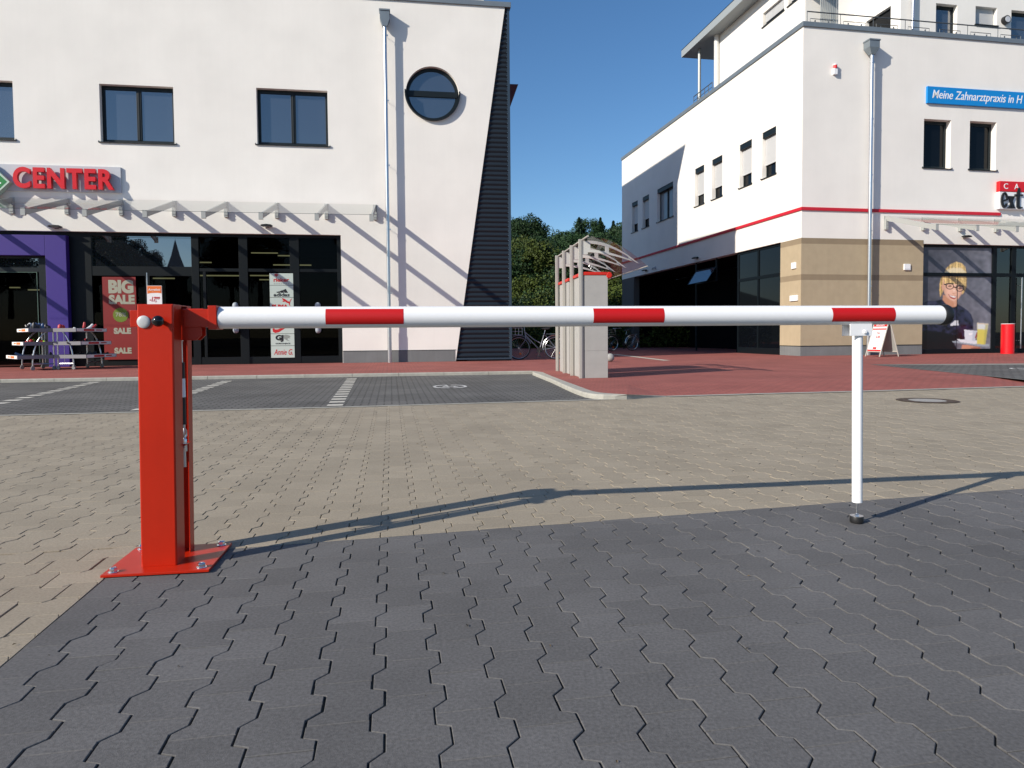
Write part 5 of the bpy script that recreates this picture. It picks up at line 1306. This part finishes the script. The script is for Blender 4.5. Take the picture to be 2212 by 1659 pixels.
# pale granite ball and tactile strip
p = onz(1318, 781.5, ZP); m_ = MB(); rr_ = .125
m_.lathe([(.001+rr_*math.sin(R(9*i)), rr_-rr_*math.cos(R(9*i))) for i in range(1, 20)], n=24); o = m_.build("stone_ball", mat("pale_granite", (.30, .30, .29), .8, noise=.15, nscale=40), smooth=True, label="pale stone ball on the red plaza behind the shelter block", cat="stone ball"); place(o, p)
a_ = onz(1327, 765.5, ZP); b_ = onz(1441, 779, ZP); d_ = (b_-a_)/np.linalg.norm(b_-a_); n_ = np.array([-d_[1], d_[0], 0])
m_ = MB(); m_.add(sheet([a_-n_*.12, b_-n_*.12, b_+n_*.12, a_+n_*.12], ZP+.004), [(0,1,2,3)]); m_.build("guide_strip", mat("cream_stone", (.48, .45, .38), .8), flat=True, label="cream stone strip set into the red plaza beside the shelter", cat="paving strip", kind="structure")

# bicycle
def bicycle(loc, rz, sc, label, frame_m):
    t = thing("bicycle", loc, rz, label, "bicycle"); t.scale = (sc, sc, sc)
    Rw = .34; wb = 1.06
    tyre = rubber; rim = steel
    fa, ra_ = (0, 0, Rw), (wb, 0, Rw)
    def circ(c, r, n=40): return [(c[0]+r*math.cos(2*math.pi*i/n), c[1], c[2]+r*math.sin(2*math.pi*i/n)) for i in range(n)]
    for c in (fa, ra_):
        m_ = MB(); m_.tube(circ(c, Rw-.017), .017, 8, closed=True); wh = m_.build("wheel", tyre, t, smooth=True)
        m_ = MB(); m_.tube(circ(c, Rw-.040), .010, 6, closed=True)
        m_.build("rim", rim, wh, smooth=True)
        m_ = MB()
        for i in range(28):
            a_ = 2*math.pi*i/28; m_.tube([(c[0]+.02*math.cos(a_+.5), (.02 if i % 2 else -.02), c[2]+.02*math.sin(a_+.5)), (c[0]+(Rw-.04)*math.cos(a_), 0, c[2]+(Rw-.04)*math.sin(a_))], .0014, 4, cap=False)
        m_.tube([(c[0], -.04, c[2]), (c[0], .04, c[2])], .022, 10); m_.build("spokes", rim, wh)
        m_ = MB(); a_ = R(-75 if c is fa else -60); rc_ = (c[0]+.17*math.cos(a_), c[2]+.17*math.sin(a_)); m_.lathe([(.035, -.028), (.035, -.022)], (rc_[0], 0, rc_[1]), 'y', 14); m_.build("reflector", mat("orange_reflector", (.6, .10, .01), .3), wh)
        # mudguard
        m_ = MB(); n = 24; a0, a1 = (R(20), R(175)) if c is fa else (R(5), R(190))
        m_.tube([(c[0]+(Rw+.025)*math.cos(a0+(a1-a0)*i/n), 0, c[2]+(Rw+.025)*math.sin(a0+(a1-a0)*i/n)) for i in range(n+1)], .014, 6); m_.build("mudguard", frame_m if c is fa else steel, t, smooth=True)
    hb_, ht_ = (.20, 0, .66), (.245*.0+.165, 0, .84)       # head tube bottom and top
    bb = (.60, 0, .28); st = (.735, 0, .74)
    m_ = MB()
    m_.tube([ht_, hb_], .018, 10); m_.tube([(.185, 0, .72), bb], .015, 10); m_.tube([(.17, 0, .80), (.44, 0, .58), (.66, 0, .46), (.70, 0, .45)], .013, 10)
    m_.tube([bb, st], .015, 10); m_.tube([bb, ra_], .010, 8); m_.tube([st, ra_], .009, 8); m_.tube([(.68, 0, .46), ra_], .008, 8)
    for s in (-.045, .045): m_.tube([(.20, s*.6, .66), (.16, s, .52), (.02, s, .36), (0, s, Rw)], .010, 8)
    m_.build("frame", frame_m, t, smooth=True)
    m_ = MB(); m_.tube([ht_, (.155, 0, .97)], .011, 8); m_.tube([(.33, -.27, .99), (.24, -.28, 1.0), (.14, -.12, .99), (.14, .12, .99), (.24, .28, 1.0), (.33, .27, .99)], .011, 8); m_.build("handlebar", steel, t, smooth=True)
    m_ = MB(); m_.tube([st, (.765, 0, .86)], .012, 8)
    m_.build("seat_post", steel, t, smooth=True)
    m_ = MB(); m_.prism([(.62, .885), (.66, .915), (.80, .93), (.90, .945), (.92, .90), (.84, .86), (.74, .865)], -.05, .05); m_.build("saddle", rubber, t, bevel=.02, smooth=True)
    m_ = MB(); m_.lathe([(.085, -.03), (.085, -.026)], (bb[0], 0, bb[2]), 'y', 24); m_.tube([(bb[0], -.06, bb[2]), (bb[0]-.03, -.06, bb[2]-.17)], .009, 6); m_.tube([(bb[0], .06, bb[2]), (bb[0]+.03, .06, bb[2]+.17)], .009, 6); m_.box(bb[0]-.08, bb[0]+.02, -.14, -.06, bb[2]-.185, bb[2]-.165); m_.build("crank", rubber, t)
    m_ = MB(); m_.box(.78, 1.30, -.06, .06, .735, .745); m_.tube([(1.25, -.05, .735), ra_], .006, 6); m_.tube([(1.25, .05, .735), ra_], .006, 6); m_.build("carrier", steel, t)
    # front basket rack
    m_ = MB(); 
    for z in (.72, .82, .92): m_.tube([(.10, -.14, z), (-.20, -.14, z), (-.20, .14, z), (.10, .14, z)], .005, 6, closed=True)
    for x in (.1, 0, -.1, -.2):
        for y in (-.14, .14): m_.tube([(x, y, .72), (x, y, .92)], .004, 5)
    m_.build("basket", steel, t); return t
bikeM = mat("grey_blue_bike_paint", (.22, .23, .27), .35, metal=.4)
zb_bike = 22.6
def atdepth(px, Y):
    d = ray(px, 760); tt = Y/d[1]; return CAM[0]+d[0]*tt
xa = atdepth(1120.8, zb_bike); xb = atdepth(1200, zb_bike)
bicycle((xa, zb_bike, ZP), R(1), (xb-xa)/1.06, "silver-grey city bicycle parked between the ribbed corner and the shelter", bikeM)
bicycle((atdepth(1322, 33), 33, ZP), R(25), 1.1, "dark bicycle in the shade of the far arcade pillar", rubber)

# display racks at the shop entrance
ZR = Z(0, 1250, 5.027)
rackM = steel; trayM = mat("grey_tray", (.20, .20, .22), .6); labW = mat("white_price_strip", (.8, .8, .8), .5); labO = mat("orange_price_strip", (.75, .16, .02), .5); labR = mat("red_price_strip", (.5, .03, .03), .5)
def rack(loc, rz, mir, W_, L_, label, goods, labm):
    """one-sided rack; local +y runs along its length, local x*mir points to the shopper's side, inner post at x=0"""
    t = thing("display_rack", loc, rz, label, "display rack", "wheeled display racks by the shop door")
    X = lambda x: x*mir
    tiers = [(.31, .80), (.66, .66), (1.01, .54)]
    for y in (0, L_):
        m_ = MB(); pts = [(X(W_-W_*(1-math.cos(R(a_)))), y, .10+.96*math.sin(R(a_))) for a_ in range(0, 81, 8)]+[(X(.02), y, 1.05)]
        m_.tube(pts, .019, 10); m_.tube([(0, y, .09), (0, y, 1.04)], .019, 10); m_.tube([(0, y, .16), (X(W_-.01), y, .16)], .016, 8); m_.build("arched_leg", steel, t, smooth=True)
        for x in (0, W_):
            m_ = MB(); m_.lathe([(.043, y-.016), (.05, y-.01), (.05, y+.01), (.043, y+.016)], (X(x), 0, .05), 'y', 18); m_.box(X(x)-.03, X(x)+.03, y-.024, y+.024, .07, .11); m_.build("caster", mat("grey_caster", (.22, .23, .24), .5), t)
    for z, w2 in tiers:
        m_ = MB(); h_ = .085; a_, b_ = sorted((X(-.06), X(w2))); y0, y1 = -.05, L_+.05; e_ = .012
        m_.box(a_, b_, y0, y1, z, z+e_); m_.box(a_-e_, a_, y0-e_, y1+e_, z-.01, z+h_); m_.box(b_, b_+e_, y0-e_, y1+e_, z-.01, z+h_); m_.box(a_, b_, y0-e_, y0, z-.01, z+h_); m_.box(a_, b_, y1, y1+e_, z-.01, z+h_)
        tr_ = m_.build("tray", trayM, t)
        m_ = MB(); xo = X(w2)+mir*(e_+.001); xx = sorted((xo, xo+mir*.010)); m_.box(*xx, y0+.02, y1-.02, z, z+h_-.006, 0)
        xx = sorted((xo+mir*.0105, xo+mir*.0125)); m_.box(*xx, y0+L_*.25, y0+L_*.62, z+.012, z+h_-.018, 1); m_.box(*xx, y0+L_*.68, y0+L_*.9, z+.025, z+h_-.03, 1); m_.build("price_strip", [labW, labm], tr_)
        m_ = MB(); m_.tube([(X(.2), -.03, z), (X(.2), -.03, max(.2, z-.34))], .007, 6); m_.build("wire_stay", steel, t)
    for ti, (z, w2) in enumerate(tiers):
        n = ((22 if mir < 0 else 7) if ti == 2 else 8)
        for i in range(n):
            gx_ = X(random.uniform(0, w2-.06)); gy_ = random.uniform(0, L_)
            cm = random.choice(goods[ti]); m_ = MB(); l_ = random.uniform(.07, .15); hh_ = random.uniform(.10, .24) if ti == 2 else random.uniform(.08, .15); h0 = z+.012
            if random.random() < .5:
                a_ = random.uniform(0, 3.1); dx_, dy_ = math.cos(a_)*l_, math.sin(a_)*l_
                m_.tube([(gx_-dx_, gy_-dy_, h0+hh_*.3), (gx_, gy_, h0+hh_*.6), (gx_+dx_*.6, gy_+dy_*.6, h0+hh_)], [.02, .035, .028], 8)
            else: m_.lathe([(l_*.3, h0), (l_*.5, h0+hh_*.35), (l_*.42, h0+hh_*.8), (l_*.15, h0+hh_)], (gx_, gy_, 0), n=9)
            m_.build("goods", cm, t, smooth=True)
    return t
gB = mat("blue_goods", (.05, .10, .22), .4); gW = mat("white_goods", (.75, .77, .8), .4); gK = mat("black_goods", (.02, .02, .025), .4); gG = mat("green_goods", (.25, .45, .03), .5); gR = mat("red_goods", (.45, .03, .04), .5)
pA = onz(*ZR(1095, 1150), ZP); pB = onz(*ZR(1178, 1150), ZP)
rack(pA, R(47), -1, .48, 1.12, "wheeled display rack heaped with dark and white goods, its orange price strips facing left", [[gK, gB, gK], [gR, gG, gK], [gB, gK, gW, gK, gB]], labO)
rack(pB, R(-3), 1, .42, 1.15, "wheeled display rack with red price strips next to the sale poster", [[gK, gK, gB], [gK, gR, gK], [gR, gK, gR, gW]], labR)
# price card stand
cx_, cyz = onz(337, 790, ZP)[:2]
P0 = onz(323, 793, ZP); pdp = P0[1]
t = thing("price_card_stand", P0, A.ang, "orange and white Angebot price card clipped to a thin pole", "price stand")
def hgt(py): return CH+(728.5-py)/F*pdp-ZP
m_ = MB(); m_.tube([(0, 0, .02), (0, 0, hgt(589))], .014, 10); m_.lathe([(.16, 0), (.16, .02), (.03, .035)], n=24); m_.build("pole", steel, t, smooth=True)
sc_ = pdp/F; w_ = 30*sc_; zc0, zc1 = hgt(658), hgt(617)
m_ = MB(); m_.box(.0, w_, -.03, -.015, zc0, zc1); cd_ = m_.build("price_card", labW, t)
m_ = MB(); m_.prism([(.01, zc1-.01), (w_-.01, zc1-.01), (w_-.01, zc0+(zc1-zc0)*.60), (w_*.7, zc0+(zc1-zc0)*.63), (w_*.3, zc0+(zc1-zc0)*.62), (.01, zc0+(zc1-zc0)*.58)], -.033, -.031); m_.build("orange_header", labO, cd_)
fittext("Angebot", w_*.08, w_*.92, zc0+(zc1-zc0)*.70, zc0+(zc1-zc0)*.86, -.036, .001, whitep, cd_, "white_lettering", shear=.2, offset=.01)
fittext("-17,", w_*.16, w_*.62, zc0+(zc1-zc0)*.12, zc0+(zc1-zc0)*.42, -.034, .001, redink, cd_, "red_price", shear=.25, offset=.03)
fittext("99", w_*.60, w_*.86, zc0+(zc1-zc0)*.28, zc0+(zc1-zc0)*.42, -.034, .001, redink, cd_, "red_price", shear=.25, offset=.03)

#@@TREES
def leafmat(name, c, var=.35):
    m = bpy.data.materials.new(name); m.use_nodes = True; t = m.node_tree; b = t.nodes["Principled BSDF"]
    g_ = t.nodes.new("ShaderNodeNewGeometry"); cr = t.nodes.new("ShaderNodeValToRGB")
    cr.color_ramp.elements[0].color = (c[0]*(1-var), c[1]*(1-var), c[2]*(1-var), 1); cr.color_ramp.elements[1].color = (c[0]*(1+var*1.5), c[1]*(1+var), c[2]*(1+var*.4), 1)
    t.links.new(g_.outputs["Random Per Island"], cr.inputs[0])
    oi = t.nodes.new("ShaderNodeObjectInfo"); mr = t.nodes.new("ShaderNodeMapRange"); mr.inputs["To Min"].default_value = .7; mr.inputs["To Max"].default_value = 1.3; t.links.new(oi.outputs["Random"], mr.inputs["Value"])
    vm = t.nodes.new("ShaderNodeVectorMath"); vm.operation = 'SCALE'; t.links.new(cr.outputs[0], vm.inputs[0]); t.links.new(mr.outputs[0], vm.inputs["Scale"])
    t.links.new(vm.outputs[0], b.inputs["Base Color"])
    b.inputs["Roughness"].default_value = .65; b.inputs["Specular IOR Level"].default_value = .25
    MATS[name] = m; return m
leafL = leafmat("yellow_green_leaves", (.050, .078, .014)); leafD = leafmat("dark_green_leaves", (.017, .044, .016)); leafC = leafmat("conifer_needles", (.012, .034, .020))
bark = mat("bark", (.045, .035, .028), .9, noise=.3, nscale=8)
def crown(n, rx, rz, lobes, size, seed, conifer=False):
    r_ = np.random.default_rng(seed)
    L = []
    for i in range(lobes):
        a_ = r_.uniform(0, 2*np.pi); zz = r_.uniform(-.75, .85); rad = math.sqrt(1-zz*zz)*r_.uniform(.35, .8)
        L.append((rad*math.cos(a_)*rx, rad*math.sin(a_)*rx, zz*rz, r_.uniform(.14, .40)*rx))
    L = np.array(L); mb_v = np.zeros((n*4, 3)); k = 0
    idx = r_.integers(0, lobes, n)
    d = r_.normal(size=(n, 3)); d /= np.linalg.norm(d, axis=1)[:, None]
    if conifer:
        tz = r_.uniform(0, 1, n)**.8; a_ = r_.uniform(0, 2*np.pi, n); rad = (1-tz)**.8*rx*(.35+.65*np.abs(np.sin(tz*17+a_))**1.5)*(.75+.25*np.sin(a_*3+tz*9))*r_.uniform(.35, 1, n)
        c = np.stack([rad*np.cos(a_), rad*np.sin(a_), tz*2*rz-rz-rad*.25], 1)
    else:
        c = L[idx, :3]+d*(L[idx, 3]*r_.uniform(.72, 1.06, n))[:, None]
    s = size*r_.uniform(.6, 1.4, n)
    nv = d+r_.normal(size=(n, 3))*.7; nv /= np.linalg.norm(nv, axis=1)[:, None]
    t1 = np.cross(nv, r_.normal(size=(n, 3))); t1 /= np.linalg.norm(t1, axis=1)[:, None]; t2 = np.cross(nv, t1)
    for j, (a_, b_) in enumerate(((-1, -.5), (.2, -.8), (1, .4), (-.3, .8))): mb_v[j::4] = c+t1*(s*a_)[:, None]+t2*(s*b_)[:, None]
    me = bpy.data.meshes.new("crown"); me.from_pydata(mb_v.tolist(), [], [(4*i, 4*i+1, 4*i+2, 4*i+3) for i in range(n)]); me.update(); return me
def trunkmesh(h, r):
    m_ = MB(); m_.tube([(0, 0, -.5), (.05, 0, h*.5), (.0, .1, h)], [r*1.3, r, r*.6], 10)
    for i in range(6):
        a_ = i*2.4; zz = h*(.55+.07*i); m_.tube([(0, 0, zz), (math.cos(a_)*h*.18, math.sin(a_)*h*.18, zz+h*.16), (math.cos(a_)*h*.32, math.sin(a_)*h*.32, zz+h*.3)], [r*.45, r*.3, r*.1], 6)
    return m_.mesh("trunk", bark, True)
def hillz(x, y): return max(0., min(24., (y-52)*.20)) + (1.0*math.sin(x*.11+y*.05) if y > 60 else 0)
protos = []
for k in range(4): me = crown(17000, 2.9, 2.6, 70, .078, 40+k); protos.append((me, trunkmesh(4.2, .2)))
con = crown(6500, 3.3, 3.6, 8, .13, 77, True)
m_ = MB(); m_.tube([(0, 0, -.5), (.05, 0, 4), (0, .05, 8.5)], [.26, .2, .06], 10); tm = m_.mesh('trunk', bark, True)
def tree(x, y, z, s, pr, m, label, group, zc, nm="tree", rot=0.):
    t = thing(nm, (x, y, z), rot, label, "tree", group); t.scale = (s, s, s)
    for kk, me, nn, zz in ((0, pr[0], "crown", zc), (1, pr[1], "trunk", 0)):
        if kk == 0:
            key = me.name+"_"+m.name
            if key not in bpy.data.meshes: c_ = me.copy(); c_.name = key; c_.materials.clear(); c_.materials.append(m)
            me = bpy.data.meshes[key]
        o = bpy.data.objects.new(nn, me); COL.objects.link(o); o.parent = t; o.location = (0, 0, zz)
    return t
rt = random.Random(5)
for row, (Y, n, s0, s1) in enumerate(((43.5, 11, .42, .62), (47, 11, .55, .78), (51, 11, .72, .98), (56, 11, .85, 1.1))):
    for i in range(n):
        x = Y*(-.03+.215*(i+.5*(row % 2))/(n-1)); s = rt.uniform(s0, s1)
        tree(x+rt.uniform(-.4, .4), Y+rt.uniform(-1.2, 1.2), hillz(x, Y)+ZP-(1.6 if row == 0 else 1.3), s, protos[rt.randrange(4)], leafL if rt.random() < .75 else leafD, "broadleaf tree at the foot of the wooded slope", "leafy trees at the foot of the slope", 3.0, "broadleaf_tree", rt.uniform(0, 6))
for row, Y in enumerate((61, 66, 71, 76, 81, 87, 93, 100)):
    n = 10
    for i in range(n):
        x = Y*(-.03+.215*(i+.5*(row % 2))/(n-1)); s = rt.uniform(.85, 1.15)
        tree(x+rt.uniform(-1, 1), Y+rt.uniform(-2, 2), hillz(x, Y)-.9+rt.uniform(-.5, .9), s, protos[rt.randrange(4)], leafL if (row < 3 and rt.random() < .35) else leafD, "green tree on the wooded hillside between the two buildings", "trees on the hillside", 4.4, "hillside_tree", rt.uniform(0, 6))
def sky_tree(px, py, Y, s, pr, zc, label, nm, m, top):
    d = ray(px, py); tt = Y/d[1]; P = CAM+d*tt; z = P[2]-top*s
    tree(P[0], Y, z, s, pr, m, label, None, zc, nm)
sky_tree(1143, 466, 96, 1.15, protos[1], 4.6, "rounded dark tree on the skyline next to the ribbed corner", "skyline_tree", leafD, 7.4)
sky_tree(1116, 470, 98, 1.1, protos[2], 4.6, "dark tree on the skyline half hidden by the ribbed corner", "skyline_tree", leafD, 7.4)
sky_tree(1251, 462, 98, .9, (con, tm), 5.5, "leftmost pointed conifer rising above the skyline", "conifer", leafC, 9.7)
sky_tree(1297, 463, 99, .85, (con, tm), 5.5, "middle pointed conifer rising above the skyline", "conifer", leafC, 9.7)
sky_tree(1325, 469, 97, .95, (con, tm), 5.5, "pointed conifer rising above the skyline beside the right building", "conifer", leafC, 9.7)
sky_tree(1272, 474, 99, .95, protos[3], 4.6, "dark round-headed tree between the skyline conifers", "skyline_tree", leafD, 7.4)
# slope
m_ = MB(); xs_ = np.linspace(-40, 60, 26); ys_ = np.linspace(50, 240, 30)
m_.add([(x, y, hillz(x, y)-.3) for y in ys_ for x in xs_], [(j*26+i, j*26+i+1, (j+1)*26+i+1, (j+1)*26+i) for j in range(29) for i in range(25)])
m_.build("hill", mat("forest_floor", (.012, .018, .006), 1, noise=.4, nscale=.5), flat=True, label="steep wooded slope behind the buildings", cat="hill", kind="structure")
# hedge-high undergrowth at the foot of the slope
m_ = MB(); r_ = np.random.default_rng(3); n = 16000
X_ = r_.uniform(-3, 13, n); Y_2 = r_.uniform(40.5, 43.5, n); Z_2 = ZP+(r_.uniform(0, 1, n)**.8)*(1.3+.5*np.sin(X_*2.1)+.3*np.sin(X_*5.3))
vs = np.zeros((n*4, 3)); dd = r_.normal(size=(n, 3)); t1 = np.cross(dd, r_.normal(size=(n, 3))); t1 /= np.linalg.norm(t1, axis=1)[:, None]; t2 = np.cross(dd/np.linalg.norm(dd, axis=1)[:, None], t1)
c_ = np.stack([X_, Y_2, Z_2], 1)
for j, (a_, b_) in enumerate(((-1, -.5), (.2, -.8), (1, .4), (-.3, .8))): vs[j::4] = c_+t1*.07*a_+t2*.07*b_
me = bpy.data.meshes.new("undergrowth"); me.from_pydata(vs.tolist(), [], [(4*i, 4*i+1, 4*i+2, 4*i+3) for i in range(n)]); me.materials.append(leafL)
o = bpy.data.objects.new("undergrowth", me); COL.objects.link(o); tag(o, "low green undergrowth at the foot of the wooded slope", "undergrowth", None, "stuff")

# trees and a spire across the road behind the photographer, mirrored in the shop's upper panes
def mirrored(px, py, far):
    """place whose mirror image in the shopfront glass is seen at picture point px, py"""
    d = ray(px, py); n = A.n; t_ = ((A.P+n*YS-CAM)@n)/(d@n); L = np.linalg.norm(d); Q = CAM+d*(t_+far/L); return Q-2*((Q-A.P-n*YS)@n)*n
for i, (px, py, far, k, s_) in enumerate(((232, 560, 52, 0, 1.0), (275, 572, 50, 3, .85), (205, 540, 56, 1, 1.2), (500, 568, 55, 2, 1.1), (560, 560, 60, 0, 1.1), (20, 575, 50, 2, .9), (331, 566, 48, 1, .38))):
    P = mirrored(px, py, far); tree(P[0], P[1], P[2]-4.6*s_, s_, protos[k], leafD, "tree across the car park mirrored in the shop windows", "trees mirrored in the shop windows", 4.6, "mirrored_tree", i*1.3)
P = mirrored(378, 516, 95); q_ = mirrored(378, 579, 95)
t = thing("church_tower", (P[0], P[1], 0), -A.ang, "dark pointed church spire mirrored in the shop's upper pane", "church tower")
zt_ = P[2]; zb_ = q_[2]; hw = 20/F*115*.95
m_ = MB(); m_.box(-hw, hw, -hw, hw, 0, zb_-1.5); m_.build("tower", plinth, t)
m_ = MB(); a_ = hw*1.15; b_ = hw*.42; zm = zb_+(zt_-zb_)*.4; q = [(-a_, -a_, zb_-1.5), (a_, -a_, zb_-1.5), (a_, a_, zb_-1.5), (-a_, a_, zb_-1.5), (-b_, -b_, zm), (b_, -b_, zm), (b_, b_, zm), (-b_, b_, zm), (0, 0, zt_)]
m_.add(q, [(0,1,5,4), (1,2,6,5), (2,3,7,6), (3,0,4,7), (4,5,8), (5,6,8), (6,7,8), (7,4,8), (3,2,1,0)]); m_.build("spire", mat("slate_roof", (.03, .032, .036), .6), t)

rl = random.Random(11); lm = [mat("dry_leaf", (.16, .10, .03), .8), mat("dark_litter", (.03, .028, .022), .9), mat("pale_litter", (.5, .48, .42), .8)]
m_ = MB()
for i in range(90):
    y = rl.uniform(1.2, 8); x = rl.uniform(-.75, .75)*y; a_ = rl.uniform(0, 3.1); l_ = rl.uniform(.003, .011)*(1 if y < 4 else 1.5); c, s_ = math.cos(a_)*l_, math.sin(a_)*l_; k = rl.choice((0, 1, 1, 1, 2))
    m_.add([(x-c, y-s_, .003), (x+s_*.4, y-c*.4, .005), (x+c, y+s_, .004), (x-s_*.4, y+c*.4, .006)], [(0,1,2,3)], k)
m_.build("litter", lm, flat=True, label="tiny dry leaf scraps and grit scattered on the paving", cat="litter", kind="stuff")
